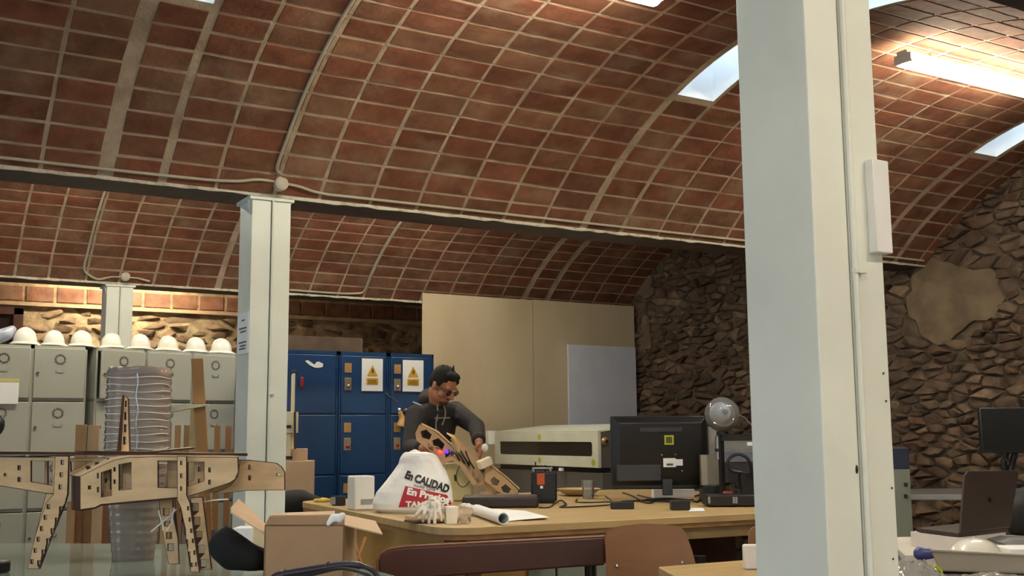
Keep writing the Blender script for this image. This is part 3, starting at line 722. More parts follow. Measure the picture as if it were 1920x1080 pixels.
# ------------------------------------------------------------------ plywood sheets against the back
YPL = 8.65
M_sheet = mat('plywood_sheet', (208, 192, 162), .6, col2=(188, 168, 136), scale=1.6, stretch=(1, 1, .5), edge=(.3, .7))
a, b, c = PY(793, 552, YPL).x, PY(999, 562, YPL).x, PY(1189, 572, YPL).x
o = MB().bb((a, YPL, 0), (b-.004, YPL+.018, 2.44)).build('plywood_sheet', M_sheet, bevel=.001); tag(o, 'tall plywood sheet behind the man', 'plywood sheet', 'plywood sheets leaning at the back')
o = MB().bb((b+.004, YPL+.005, 0), (c, YPL+.023, 2.445)).build('plywood_sheet', M_sheet, bevel=.001); tag(o, 'tall plywood sheet behind the white panel, next to the stone wall', 'plywood sheet', 'plywood sheets leaning at the back')
x0, x1 = PY(1065, 645, YPL-.03).x, PY(1191, 648, YPL-.03).x
o = MB().bb((x0, YPL-.035, .5), (x1, YPL-.012, 2.03)).build('melamine_board', mat('white_melamine', (214, 216, 226), .4, var=.02), bevel=.001); tag(o, 'white board leaning against the right plywood sheet', 'panel')
o = MB().bb((x0-.1, YPL-.16, 0), (x1+.02, YPL-.01, .5)).build('low_shelf', M_card, bevel=.003); tag(o, 'low box carrying the white board', 'box')
# junk on top of and behind the blue lockers, in the dark
o = MB().bb((2.75, 8.3, 0), (3.55, 8.75, 1.98)).build('storage_cupboard', mat('dark_brown_board', (78, 62, 48), .8, var=.2), bevel=.004); tag(o, 'dark brown cupboard in the gloom behind the blue lockers', 'cupboard')

# ------------------------------------------------------------------ timber strips standing in front of the grey lockers
def strip(px0, px1, ytop, D, label, m_=None, lean=0., w=None, cut=0., ztop=None):
    A, B = PD(px0, ytop, D), PD(px1, ytop+cut, D)
    lo = RH*lean
    mb = MB(); th = FH*.012
    mb.quadbox([V((A.x, A.y, 0))+lo, V((B.x, B.y, 0))+lo, V((B.x, B.y, 0))+lo+th, V((A.x, A.y, 0))+lo+th, A, B, B+th, A+th])
    o = mb.build('timber_strip', m_ or M_ply, bevel=.0015); return tag(o, label, 'wood strip', 'timber strips standing by the lockers')
M_s = [mat('strip_wood_%d' % i, c, .75, var=.07, scale=6, stretch=(2, 2, .6)) for i, c in enumerate(((178, 142, 100), (196, 164, 124), (160, 122, 84), (150, 108, 76)))]
D = 6.75
strip(142, 162, 796, D, 'wood strip left of the wrapped bundle, outer one', M_s[0])
strip(165, 186, 797, D, 'wood strip left of the wrapped bundle, inner one', M_s[1])
strip(311, 321, 798, D+.05, 'first narrow wood strip right of the wrapped bundle', M_s[2])
strip(328, 339, 797, D+.05, 'second narrow wood strip right of the wrapped bundle', M_s[0])
strip(345, 356, 797, D+.05, 'third narrow wood strip right of the wrapped bundle', M_s[0])
strip(370, 390, 798, D+.06, 'wood strip just behind the tall leaning cardboard strip', M_s[1])
strip(402, 413, 798, D+.05, 'narrow wood strip right of the tall cardboard strip', M_s[2])
strip(423, 434, 799, D+.05, 'narrow wood strip next to the white column', M_s[3])
strip(357, 368, 767, D-.05, 'pale thin wood strip left of the tall cardboard strip', mat('pale_strip', (206, 190, 142), .7), )
TALL = strip(358, 380, 672, D-.12, 'tall cardboard strip leaning beside the white column, a pale offcut across it', mat('strip_card', (168, 128, 84), .85, var=.05), lean=.14)
px = 126; i = 0
for wd in (16, 14, 18, 20, 15, 24, 22, 26, 21, 18, 22, 25, 19):
    strip(px, px+wd-.8, 940-(i*37 % 23), D-.35+.02*(i % 3), 'short timber board in the bundle under the plywood frame, number %s from the left' % ['one', 'two', 'three', 'four', 'five', 'six', 'seven', 'eight', 'nine', 'ten', 'eleven', 'twelve', 'thirteen'][i], [M_s[0], M_s[3], M_s[2], M_s[1], M_s[3], mat('strip_greyish', (150, 146, 142), .7)][i % 6]); px += wd; i += 1
# pale offcut lying across
A, B = PD(314, 770, 6.56), PD(388, 759, 6.56)
o = MB().plate([A+V((0, 0, .012)), A+V((0, 0, -.012)), PD(350, 767, 6.56), B+V((0, 0, -.004)), B+V((0, 0, .004)), PD(350, 758, 6.56)], FH*.06).build('pale_offcut', mat('pale_offcut', (222, 216, 186), .7), TALL, smooth=0)
o['label'] = 'pale pointed offcut'

# ------------------------------------------------------------------ stuff between column and blue lockers
D = 7.2
def boxpx(name, x0, y0, x1, y1, D, dep, mt, label, cat, bottom=None, bevel=.003, group=None, rz=0.):
    A, B = PD(x0, y1, D), PD(x1, y0, D); w_ = (B-A).dot(RH); z0 = A.z if bottom is None else bottom; z1 = B.z
    c = (V((A.x, A.y, 0))+V((B.x, B.y, 0)))/2+FH*dep/2; c.z = (z0+z1)/2
    M_ = Matrix.Rotation(-YAW+rz, 3, 'Z'); o = MB().box(c, (w_, dep, z1-z0), M=M_).build(name, mt, bevel=bevel)
    return tag(o, label, cat, group)
boxpx('cardboard_box', 500, 864, 580, 920, D, .2, M_card2, 'tall beige cardboard box in front of the blue lockers', 'box', 0)
z0 = PD(560, 864, D).z
boxpx('cardboard_box', 545, 841, 572, 864, D+.05, .1, M_card2, 'small cardboard box on the tall beige box', 'box', z0)
t = thing('dispenser', 'cream dispenser with a tall pale post beside the white column', 'dispenser', (*PD(540, 864, D+.02).xy, z0))
def lbox(t, name, x0, y0, x1, y1, D, dep, mt, bev=.003):
    A, B = PD(x0, y1, D), PD(x1, y0, D); c = (A+B)/2+FH*dep/2
    return MB().box(c, ((B-A).dot(RH), dep, B.z-A.z), M=Matrix.Rotation(-YAW, 3, 'Z')).build(name, mt, t, bevel=bev)
M_cream = mat('cream_plastic', (216, 206, 176), .5, var=.04)
lbox(t, 'body', 520, 772, 553, 812, D+.02, .12, M_cream); lbox(t, 'lower_body', 518, 812, 545, 864, D+.03, .12, M_cream)
lbox(t, 'post', 545, 700, 552, 774, D+.03, .03, M_cream, .002); lbox(t, 'slot', 537, 797, 546, 803, D+.01, .01, M_black, 0)
lbox(t, 'valve', 533, 855, 547, 861, D+.01, .03, M_black); MB().tube(spline([PD(545, 702, D), PD(549, 697, D), PD(556, 697, D), PD(558, 705, D)], 4), .006, 6).build('hook', M_black, t)
MB().tube([PD(553, 772, D), PD(553, 842, D)], .008, 6).build('hose', M_dark, t)
# ================================================================== LEFT FOREGROUND: glass table and laser-cut frame
from mathutils import noise as _ns
ZT = .75
M_tglass = film('table_glass', (176, 190, 176), .42, .06, 1.5)
gt = thing('glass_table', 'glass topped table under the plywood frame', 'table', (.6, 3.6, 0))
gp = [PZ(-260, 1022, ZT-.012), PZ(430, 1026, ZT-.012), V((1.5, 3.6, ZT-.012)), V((1.5, 2.35, ZT-.012)), V((-.35, 2.35, ZT-.012))]
MB().plate(gp, (0, 0, .012)).build('glass_top', M_tglass, gt, smooth=0)
for x, y in ((-.2, 2.5), (1.38, 2.5), (1.18, 4.3), (.1, 5.0)): MB().cyl((x, y, 0), (x, y, ZT-.012), .022, n=14).build('leg', M_metal, gt)
MB().bar((-.2, 2.5, ZT-.04), (1.38, 2.5, ZT-.04), .03, .03).build('rail', M_metal, gt); MB().bar((.1, 5.0, ZT-.04), (1.18, 4.3, ZT-.04), .03, .03).build('rail', M_metal, gt)

def burn(name, pts, vec, holes, parent, mt=M_laser, skin=None):
    """laser-cut plate: charred rim and edges, clean face veneer (skin = inset outer, inset holes)"""
    mb = MB().plate(pts, vec, holes); n0 = len(mb.f); n = V(vec).normalized()
    if skin:
        f0 = len(mb.v); lp = [[V(p)-n*.0006 for p in l] for l in [skin[0]]+list(skin[1])]; mb.v += [p for l in lp for p in l]
        mb.f += [tuple(f0+i for i in t_) for t_ in tri_poly(lp, vec)]
    o = mb.build(name, mt, parent, smooth=0); o.data.materials.append(M_burn)
    for i, f in enumerate(o.data.polygons):
        if (skin and i < n0) or (not skin and abs(f.normal.dot(n)) < .5): f.material_index = 1
    return o
def inset_px(l, d):
    n = len(l); ar = sum(l[i][0]*l[(i+1) % n][1]-l[(i+1) % n][0]*l[i][1] for i in range(n)); s_ = 1 if ar > 0 else -1; out = []
    for i in range(n):
        a, b, c = V(l[i-1]), V(l[i]), V(l[(i+1) % n]); e, f = (b-a).normalized(), (c-b).normalized()
        n1, n2 = V((-e.y, e.x))*s_, V((-f.y, f.x))*s_; m_ = n1+n2
        if m_.length < .3: m_ = n1
        m_.normalize(); k = d/max(.45, m_.dot(n1)); out.append((b.x+m_.x*k, b.y+m_.y*k))
    return out
DF = 3.56
fr = thing('plywood_trestle', 'laser-cut plywood trestle frame with splayed slotted legs on the glass table', 'trestle', (*PD(230, 1065, DF).xy, ZT))
TH = FH*.009
def W(pts, D): return [PD(x, y, D) for x, y in pts]
def R4(cx, cy, w_=5, h=8): return [(cx-w_/2, cy-h/2), (cx+w_/2, cy-h/2), (cx+w_/2, cy+h/2), (cx-w_/2, cy+h/2)]
def plate_px(name, outer, D, holes=(), copies=(0,), t=TH):
    for c in copies:
        off = V((-.12, 1, 0)).normalized()*c
        A2 = lambda l: [p+off for p in W(l, D)]
        burn(name, A2(outer), t, [A2(h) for h in holes], fr, skin=(A2(inset_px(outer, 1.1)), [A2(inset_px(h, -.7)) for h in holes]))
plate_px('spar', [(-80, 856), (104, 857), (104, 928), (0, 911), (-80, 900)], DF+.06, [[(58, 864), (98, 865), (98, 910), (58, 903)], R4(36, 877), R4(36, 899), R4(10, 890, 4, 5), R4(-30, 880, 40, 30)], (0, .09))
plate_px('spar', [(126, 860), (200, 858), (160, 882), (135, 893), (126, 890)], DF+.06, [[(132, 866), (175, 864), (150, 876), (133, 884)]])
FB = [(150, 893), (160, 888), (190, 873), (215, 862), (240, 857.5), (290, 856), (446, 857), (447, 885), (441, 899), (430, 906), (350, 932), (333, 933), (190, 946), (178, 952), (150, 956)]
FBH = [[(190, 886), (209, 880), (209, 929), (190, 932)], [(223, 871), (246, 867), (246, 917), (223, 919)], [(296, 864), (332, 864), (332, 915), (296, 914)], [(352, 867), (383, 866), (383, 902), (352, 912)], R4(184, 892, 3, 9), R4(184, 918, 3, 9), R4(215, 880, 3, 7), R4(215, 903, 3, 7), R4(393, 881, 3.5, 8), R4(393, 904, 3.5, 8), R4(168, 914, 5, 6)]
plate_px('front_beam', FB, DF-.06, FBH, (0, .085))
# top skin of the front beam, following its curve, and its closed end
off = V((-.12, 1, 0)).normalized()*.091; top = W(FB[:7], DF-.06); n3 = V((0, 0, .004))
mb = MB()
for a, b in zip(top, top[1:]): mb.quadbox([a, b, b+off, a+off, a+n3, b+n3, b+off+n3, a+off+n3])
mb.build('top_skin', M_laser, fr, smooth=30)
for u, v in ((.25, .35), (.45, .5), (.7, .5), (.3, .75)):
    a = top[0].lerp(top[4], u)+off*v; MB().box(a+V((0, 0, .012-.02*abs(u-.5))), (.012, .008, .012), rz=-.5).build('slot', M_burn, fr)
e0 = W([(150, 893), (150, 956)], DF-.055); MB().quadbox([e0[1], e0[1]+V((.004, 0, 0)), e0[1]+off+V((.004, 0, 0)), e0[1]+off, e0[0], e0[0]+V((.004, 0, 0)), e0[0]+off+V((.004, 0, 0)), e0[0]+off]).build('end_plate', M_burn, fr, smooth=0)
bot = W([(150, 956), (178, 952), (190, 946), (333, 933)], DF-.055); mb = MB()
for a, b in zip(bot, bot[1:]): mb.quadbox([a-n3, b-n3, b+off-n3, a+off-n3, a, b, b+off, a+off])
mb.build('bottom_skin', M_burn, fr, smooth=0)
# long top rail and loose plates on it
A, B = PD(-90, 851, DF), PD(464, 855, DF); dv = V((-.12, 1, 0)).normalized()
o_ = [A, B, B+dv*.12, A+dv*.12]; burn('top_rail', o_, (0, 0, .009), [], fr)
A, B = PD(157, 848, DF), PD(292, 850, DF); burn('top_plate', [A, B, B+dv*.1, A+dv*.1], (0, 0, .005), [], fr)
A, B = PD(290, 849, DF), PD(365, 842, DF); burn('top_plate', [A, B, B+dv*.05, A+dv*.05], (0, 0, .006), [], fr)
A, B = PD(330, 845, DF+.02), PD(357, 841, DF+.02); MB().quadbox([A, B, B+dv*.03, A+dv*.03, A+n3, B+n3, B+dv*.03+n3, A+dv*.03+n3]).build('print_label', M_ink, fr, smooth=0)
# legs
LLH = [(117, 867), (115, 890), (113, 913), (91, 950), (114, 954), (85, 970), (106, 975), (78, 991), (98, 995), (72, 1011), (90, 1014), (66, 1032), (81, 1035), (60, 1053), (73, 1055)]
plate_px('leg', [(103, 855), (129, 855), (127, 926), (122, 945), (98, 1003), (74, 1067), (51, 1067), (66, 1003), (86, 943), (100, 926)], DF-.01, [R4(x, y) for x, y in LLH], (0,))
plate_px('leg', [(86, 925), (127, 926), (122, 945), (98, 1003), (74, 1067), (51, 1067), (66, 1003)], DF+.05, [R4(x, y) for x, y in LLH[3:]], (0,))
RLH = [(340, 868), (340, 892), (340, 916), (338, 957), (353, 953), (342, 977), (356, 974), (347, 998), (359, 995), (351, 1017), (362, 1014), (355, 1038), (365, 1036), (360, 1059), (368, 1058)]
plate_px('leg', [(332, 855), (350, 855), (350, 928), (356, 942), (364, 1000), (374, 1073), (357, 1073), (348, 1010), (338, 950), (332, 938)], DF-.09, [R4(x, y, 3, 7) for x, y in RLH])
plate_px('leg', [(356, 932), (380, 932), (397, 1068), (375, 1068), (364, 1000)], DF-.03, [R4(366, 951, 12, 15), R4(369, 977, 12, 15), R4(373, 1002, 12, 12), R4(377, 1030, 12, 15), R4(381, 1056, 11, 14)])
plate_px('leg', [(296, 925), (326, 925), (334, 1010), (336, 1058), (316, 1058), (305, 1000)], DF+.1, [R4(312, 960, 11, 13), R4(314, 982, 11, 9), R4(317, 1004, 10, 12), R4(320, 1026, 11, 13), R4(326, 948, 4, 30)])
plate_px('spar', [(450, 862), (465, 862), (518, 868), (528, 875), (534, 886), (534, 919), (465, 920), (400, 927), (432, 910), (446, 892)], DF+.06, [R4(468, 876, 3.5, 8), R4(468, 896, 3.5, 8), R4(523, 890, 8, 4)], (0, .08))
# upright fin with slots
burn('fin', W([(232, 741), (239, 747), (242, 849), (219, 849)], DF+.04), TH*2, [W(R4(236, 757, 3, 12), DF+.04), W(R4(235, 780, 4, 15), DF+.04), W(R4(235, 803, 5, 15), DF+.04), W(R4(234, 826, 6, 15), DF+.04)], fr)
burn('fin', W([(229, 741), (232, 741), (225, 849), (219, 849)], DF+.03), TH, [], fr, M_burn)
for a, b, c in (((330, 955), (318, 968), (283, 997)), ((297, 957), (305, 985), (306, 995)), ((326, 952), (322, 980), (312, 996)), ((380, 941), (400, 938), (428, 936))):
    MB().tube([PD(*a, DF-.02), PD(*b, DF-.05), PD(*c, DF-.06)], .0022, 5).build('cable_tie', M_white, fr)

# wrapped bundle standing behind the frame
M_wrap = mat('wrapped_core', (180, 152, 130), .5, var=.08, scale=6)
M_film = film('ribbed_wrap', (226, 218, 210), .78, .1, 1.35)
DW = 4.05; wb_ = thing('wrapped_bundle', 'tall bundle wrapped in ribbed clear plastic behind the plywood frame', 'bundle', (*PD(257, 1040, DW).xy, ZT))
cw = PD(257, 850, DW); sx = PD(315, 850, DW)-PD(200, 850, DW); hw_ = sx.length/2; z1, z0 = PD(257, 690, DW).z, ZT
def wrapf(rib, k):
    def fn(u, v):
        a = 2*pi*u; z = z0+(z1-z0)*v; e = 3.2
        c, s_ = cos(a), sin(a); r = (abs(c)**e+abs(s_)**e)**(-1/e)
        tp = 1. if v > .52 else .62+.38*v/.52
        rr = r*tp*k*(1+rib*(.5+.5*sin(v*2*pi*23))**2+.012*_ns.noise(V((c*2, s_*2, z*9))))
        lx = hw_*rr*c*(1-.05*max(0, v-.97)/.03); ly = hw_*.75*rr*s_
        return cw.xy.to_3d()+RH*lx+FH*ly+V((0, 0, z+(.008*_ns.noise(V((c*3, s_*3, 1))) if v > .97 else 0)))
    return fn
mb = MB().grid(wrapf(0, .93), 40, 30, wrap=True); k = len(mb.v); mb.f += [tuple(range(k-40, k))]; mb.build('core', M_wrap, wb_)
MB().grid(wrapf(.035, .97), 64, 150, wrap=True).build('wrap_film', M_film, wb_, smooth=60)
for k_ in range(13):  # thin whitish loops painted in as the highlight lines of the ribbed film
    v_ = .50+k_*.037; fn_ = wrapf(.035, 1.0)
    MB().tube([fn_(.5+.5*i/40, v_+.004*sin(i*.3+k_)) for i in range(41)], .0017, 5).build('wrap_highlight', mat('highlight_white', (236, 234, 230), .15, var=.05), wb_)
MB().tube([PD(256+2*sin(i), 700+i*8.5, DW-hw_*.86) for i in range(18)], .004, 6).build('seam', M_clear, wb_)

# cardboard box with open flaps
DBX = 3.36; q = PD(570, 1078, DBX)
bx_ = thing('cardboard_box', 'open cardboard box with raised flaps on the glass table', 'box', (q.x, q.y, ZT))
A, B = PD(496, 986, DBX), PD(646, 986, DBX); dp = FH*.26; t_ = .005
def wall(name, p, q_, d, zt): 
    return MB().quadbox([V((p.x, p.y, ZT)), V((q_.x, q_.y, ZT)), V((q_.x, q_.y, ZT))+d, V((p.x, p.y, ZT))+d, V((p.x, p.y, zt)), V((q_.x, q_.y, zt)), V((q_.x, q_.y, zt))+d, V((p.x, p.y, zt))+d]).build(name, M_card, bx_, smooth=0)
wall('front_wall', A, B, FH*t_, A.z); wall('back_wall', A+dp, B+dp, FH*t_, A.z); wall('side_wall', A, A+RH*t_, dp, A.z); wall('side_wall', B-RH*t_, B, dp, A.z)
MB().bb((min(A.x, B.x), A.y, ZT), (max(A.x, B.x), A.y+.1, ZT+.004)).build('bottom', M_card, bx_, smooth=0)
MB().plate(W([(505, 969), (646, 966), (646, 986), (496, 986)], DBX+.002), FH*.004).build('front_flap', M_card, bx_, smooth=0)
MB().plate(W([(497, 984), (646, 984), (646, 986.5), (497, 986.5)], DBX-.001), FH*.002).build('crease', mat('card_crease', (112, 86, 64), .9), bx_, smooth=0)
MB().plate([PD(446, 937, DBX+.18), PD(432, 952, DBX+.05), PD(432, 962, DBX), PD(497, 1003, DBX), PD(500, 988, DBX+.1), PD(478, 966, DBX+.2)], V((.003, 0, .003))).build('side_flap', M_card2, bx_, smooth=0)
MB().plate([PD(646, 967, DBX+.22), PD(704, 979, DBX+.22), PD(717, 1003, DBX), PD(700, 999, DBX), PD(646, 986, DBX)], V((0, 0, .004))).build('side_flap', M_card2, bx_, smooth=0)
MB().plate([PD(505, 969, DBX+.25), PD(628, 967, DBX+.25), PD(628, 960, DBX+.33), PD(520, 964, DBX+.33)], V((0, 0, .004))).build('back_flap', M_card2, bx_, smooth=0)
o = organic('plastic_scrap', MB().chain([(PD(616, 982, DBX-.01), .008), (PD(625, 970, DBX), .012), (PD(636, 972, DBX), .014), (PD(642, 966, DBX), .01)]), M_paper, voxel=.004); tag(o, 'white crumpled scrap on the corner of the open cardboard box', 'scrap')
# black bag, film and cable bundle
D = 3.42
o = organic('black_bag', MB().chain([(PD(420, 1024, D+.02), .05), (PD(438, 1036, D), .056), (PD(470, 1046, D-.03), .042), (PD(500, 1050, D+.16), .034)]).chain([(PD(424, 1012, D+.04), .04), (PD(455, 1034, D), .04)]), mat('black_fabric', (14, 13, 14), .9, var=.1, bump=.3), voxel=.01, it=6); tag(o, 'black soft bag lying left of the open cardboard box', 'bag')
def crumple(name, cx, cy, D, rx, ry, h, mt, label, cat, seed=0, z=ZT):
    c = PD(cx, cy, D); mb = MB()
    def fn(u, v):
        x, y = (u-.5)*2, (v-.5)*2; e = max(0, 1-max(abs(x), abs(y))**3)
        n = _ns.noise(V((x*2.3+seed, y*2.3, seed)))+.6*_ns.noise(V((x*6, y*6+seed, 3)))
        return V((c.x, c.y, z+.002))+RH*rx*x*(1+.1*n)+FH*ry*y*(1+.12*n)+ZU*(h*e*(.45+.55*n))*(1 if e > 0 else 0)
    o = mb.grid(lambda u, v: [a if i < 2 else max(a, z+.002) for i, a in enumerate(fn(u, v))], 26, 18).build(name, mt, smooth=25); return tag(o, label, cat)
crumple('plastic_film', 445, 1076, 3.3, .1, .08, .03, M_clear, 'clear crumpled plastic film on the glass table by the black bag', 'plastic film', 2)
D = 3.05
t = thing('cable_bundle', 'dark taped cable bundle arching in front of the cardboard box', 'cable', (*PD(600, 1075, D).xy, ZT))
MB().tube(spline([PD(500, 1100, D), PD(520, 1080, D), PD(565, 1071, D), PD(610, 1064, D), PD(650, 1059, D), PD(685, 1063, D), PD(705, 1076, D), PD(716, 1100, D)], 6), [.011]*29+[.007]*14, 10).build('sleeve', mat('dark_sleeve', (48, 40, 50), .35, var=.2), t)
MB().tube(spline([PD(530, 1088, D-.01), PD(590, 1076, D-.015), PD(640, 1066, D-.015), PD(690, 1078, D-.015), PD(702, 1100, D)], 6), .005, 8).build('wire', M_black, t)
for x, y in ((531, 1074), (612, 1060)): MB().tube([PD(x-3, y+6, D-.01), PD(x, y-3, D-.005), PD(x+5, y-6, D)], .003, 6).build('cable_tie', mat('tie_grey', (88, 76, 66), .6), t)
crumple('paper_scrap', 672, 1082, 3.0, .06, .04, .02, M_paper, 'white scrap under the dark cable bundle', 'scrap', 5)
# small black adapter at the left edge of the glass table
q = PD(-3, 1050, 3.7); o = MB().box(V((q.x, q.y, ZT+.02)), (.06, .06, .04), rz=.4).build('power_adapter', M_black, bevel=.008); tag(o, 'small black adapter at the left edge of the glass table', 'adapter')
q = PD(-6, 796, 4.4); t = thing('desk_lamp', 'black lamp head just entering the left edge', 'lamp', V((q.x, q.y, ZT)))
MB().ball(q, (.03, .03, .045), 14, 10).build('lamp_head', M_black, t); MB().tube([q, V((q.x-.05, q.y, ZT+.3)), V((q.x-.03, q.y, ZT))], .008, 8).build('stem', M_black, t); MB().cyl((q.x-.03, q.y, ZT), (q.x-.03, q.y, ZT+.012), .05, n=20).build('base', M_black, t)
# white carton and trolley seen between black bag and box
D = 5.0
t = thing('trolley', 'small dark trolley with cartons beside the column foot', 'trolley', (*PD(465, 1030, D).xy, 0))
zs_ = PD(465, 1031, D).z; c = PD(465, 1031, D)
MB().box(V((c.x, c.y, zs_-.012)), (.3, .26, .02), rz=-YAW).build('shelf', M_metal, t)
for a, b in ((-.13, -.11), (.13, -.11), (-.13, .11), (.13, .11)):
    p_ = V((c.x, c.y, 0))+RH*a+FH*b; MB().cyl(p_, p_+V((0, 0, zs_+.10)), .009, n=8).build('post', M_dark, t)
boxpx('carton', 436, 990, 470, 1027, D-.05, .12, M_paper, 'white printed carton on the small trolley', 'box', zs_)
boxpx('carton', 473, 990, 494, 1022, D, .1, M_cream, 'cream carton on the small trolley', 'box', zs_)
for i, (x0, x1, y) in enumerate(((458, 466, 1004), (458, 464, 1010), (459, 465, 1016))): pass
# black office chair behind the table end
q = PD(555, 960, 6.98); t = thing('office_chair', 'black padded chair pushed against the table end beside the white column', 'chair', (q.x, q.y, 0))
organic('backrest', MB().chain([(PD(520, 950, 6.98), .10), (PD(560, 945, 6.98), .095), (PD(597, 948, 7.0), .06)]).chain([(PD(520, 975, 6.98), .12), (PD(552, 985, 6.98), .1)]), M_black2, t, voxel=.018, it=8)
MB().ball((q.x, q.y, .46), (.19, .19, .05), 20, 8).build('seat', M_black2, t); MB().cyl((q.x, q.y, .06), (q.x, q.y, .46), .03, n=12).build('post', M_black, t)
MB().bar((q.x, q.y+.18, .42), (q.x, q.y+.12, .72), .06, .02).build('back_bracket', M_black, t)
for k in range(5): a = 2*pi*k/5; MB().bar((q.x, q.y, .07), (q.x+.2*cos(a), q.y+.2*sin(a), .05), .04, .03).build('leg', M_black, t)

# ================================================================== WORK TABLE
M_top = mat('table_ply_top', (184, 156, 108), .45, var=.07, scale=4, stretch=(1, 5, 1))
M_side = mat('table_yellow_ply', (184, 146, 84), .55, var=.07, scale=4, stretch=(1, 1, .4))
M_edge = mat('table_edge_band', (150, 110, 66), .6, var=.12, scale=12)
HT = .79; O = V((2.20, 4.24, 0)); e1 = V((1.244, -.088, 0)).normalized(); e2 = V((-e1.y, e1.x, 0)); TL, TDp = 2.66, 2.3
wt = thing('work_table', 'long plywood work table with rounded corner, loaded with electronics', 'table', O+e1*TL/2+e2*TDp/2)
def T(a, b, z): return O+e1*a+e2*b+V((0, 0, z))
pl = [T(*p, HT-.035) for p in rrect(0, 0, TL, TDp, .16, 6)]
MB().plate(pl, (0, 0, .035)).build('table_top', M_top, wt, smooth=30, bevel=.003)
pl = [T(*p, HT-.055) for p in rrect(.004, .004, TL-.004, TDp-.004, .158, 6)]
MB().plate(pl, (0, 0, .02)).build('edge_band', M_edge, wt, smooth=30)
MB().quadbox([T(.14, .06, HT-.115), T(TL-.1, .06, HT-.115), T(TL-.1, .085, HT-.115), T(.14, .085, HT-.115), T(.14, .06, HT-.055), T(TL-.1, .06, HT-.055), T(TL-.1, .085, HT-.055), T(.14, .085, HT-.055)]).build('apron', M_top, wt, smooth=0)
MB().quadbox([T(.05, .12, 0), T(.07, .12, 0), T(.07, TDp-.25, 0), T(.05, TDp-.25, 0), T(.05, .12, HT-.055), T(.07, .12, HT-.055), T(.07, TDp-.25, HT-.055), T(.05, TDp-.25, HT-.055)]).build('side_panel', M_side, wt, smooth=0)
MB().quadbox([T(.07, .11, .0), T(.62, .11, .0), T(.62, .13, 0), T(.07, .13, 0), T(.07, .11, HT-.055), T(.62, .11, HT-.055), T(.62, .13, HT-.055), T(.07, .13, HT-.055)]).build('front_panel', M_side, wt, smooth=0)
for a, b in ((.18, .1), (TL-.12, .1), (TL-.12, TDp-.12), (.12, TDp-.12)):
    MB().quadbox([T(a-.03, b-.03, 0), T(a+.03, b-.03, 0), T(a+.03, b+.03, 0), T(a-.03, b+.03, 0), T(a-.03, b-.03, HT-.055), T(a+.03, b-.03, HT-.055), T(a+.03, b+.03, HT-.055), T(a-.03, b+.03, HT-.055)]).build('leg', mat('table_leg_wood', (120, 74, 44), .6, var=.15), wt, bevel=.004)
# dark shelf/rear board inside the table, in its shade
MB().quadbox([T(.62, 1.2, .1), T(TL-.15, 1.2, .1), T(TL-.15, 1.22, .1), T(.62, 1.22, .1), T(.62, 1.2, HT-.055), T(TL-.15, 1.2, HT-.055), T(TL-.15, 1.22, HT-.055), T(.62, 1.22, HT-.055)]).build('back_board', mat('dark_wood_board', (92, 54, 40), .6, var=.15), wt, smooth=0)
# crossed sticks leaning on the table's side
t = thing('crossed_sticks', 'two thin crossed wooden sticks in front of the table side', 'sticks', (*PD(672, 1065, 4.55).xy, 0))
for a, b in (((686, 1008), (650, 1100)), ((662, 1004), (690, 1100))):
    A, B = PD(*a, 4.6), PD(*b, 4.5); B = A+(B-A)*(A.z/(A.z-B.z)); MB().tube([A, B], .009 if a[0] > 670 else .006, 8).build('stick', mat('stick_wood', (150, 104, 58), .6), t)
# dark brown bench in front of the table
M_bench = mat('dark_brown_leatherette', (78, 44, 34), .5, var=.1, scale=3)
DBN = 4.5; t = thing('bench', 'dark brown bench with rounded backrest in front of the table', 'bench', (*PD(920, 1060, DBN).xy, 0))
bk = [(1134, 1008), (1134, 1060), (1000, 1069), (740, 1088), (712, 1088), (710, 1052), (716, 1040), (728, 1032), (760, 1027), (930, 1018)]
MB().plate(W(bk, DBN), FH*.035).build('backrest', M_bench, t, smooth=0, bevel=.008)
pts = [(709, 1088), (708, 1052), (714, 1039), (728, 1030), (760, 1025), (930, 1016), (1134, 1006)]
MB().tube([PD(x, y, DBN+.012) for x, y in pts], .007, 6).build('piping', mat('bench_rim', (126, 84, 62), .5), t)
A, B = PD(712, 1000, DBN), PD(1134, 1000, DBN); A.z = B.z = 0
for k in (.06, .94):
    p_ = A.lerp(B, k); MB().cyl(p_+FH*.05, p_+FH*.05+V((0, 0, .68)), .018, n=10).build('post', M_black, t); MB().cyl(p_-FH*.38, p_-FH*.38+V((0, 0, .42)), .018, n=10).build('leg', M_black, t)
c = A.lerp(B, .5)-FH*.18; MB().box(V((c.x, c.y, .44)), ((B-A).length, .45, .06), rz=-YAW).build('seat', M_bench, t, bevel=.02)
for i, x in enumerate((1025, 1080, 1120)):
    boxpx('plastic_crate', x-34 if i < 2 else x, 1060 if i < 2 else 1057, x+16, 1150, 5.05, .3, mat('grey_green_crate', (126, 134, 124), .6, var=.06), ['grey-green crate under the table, left one', 'grey-green crate under the table, middle one', 'grey-green crate under the table, next to the plywood chair'][i], 'crate', 0, group='crates under the work table')
t = None
# ================================================================== ON THE WORK TABLE
def on_table(px, py): return PZ(px, py, HT)
def tdepth(px, py): return (PZ(px, py, HT)-CAM).dot(FH)
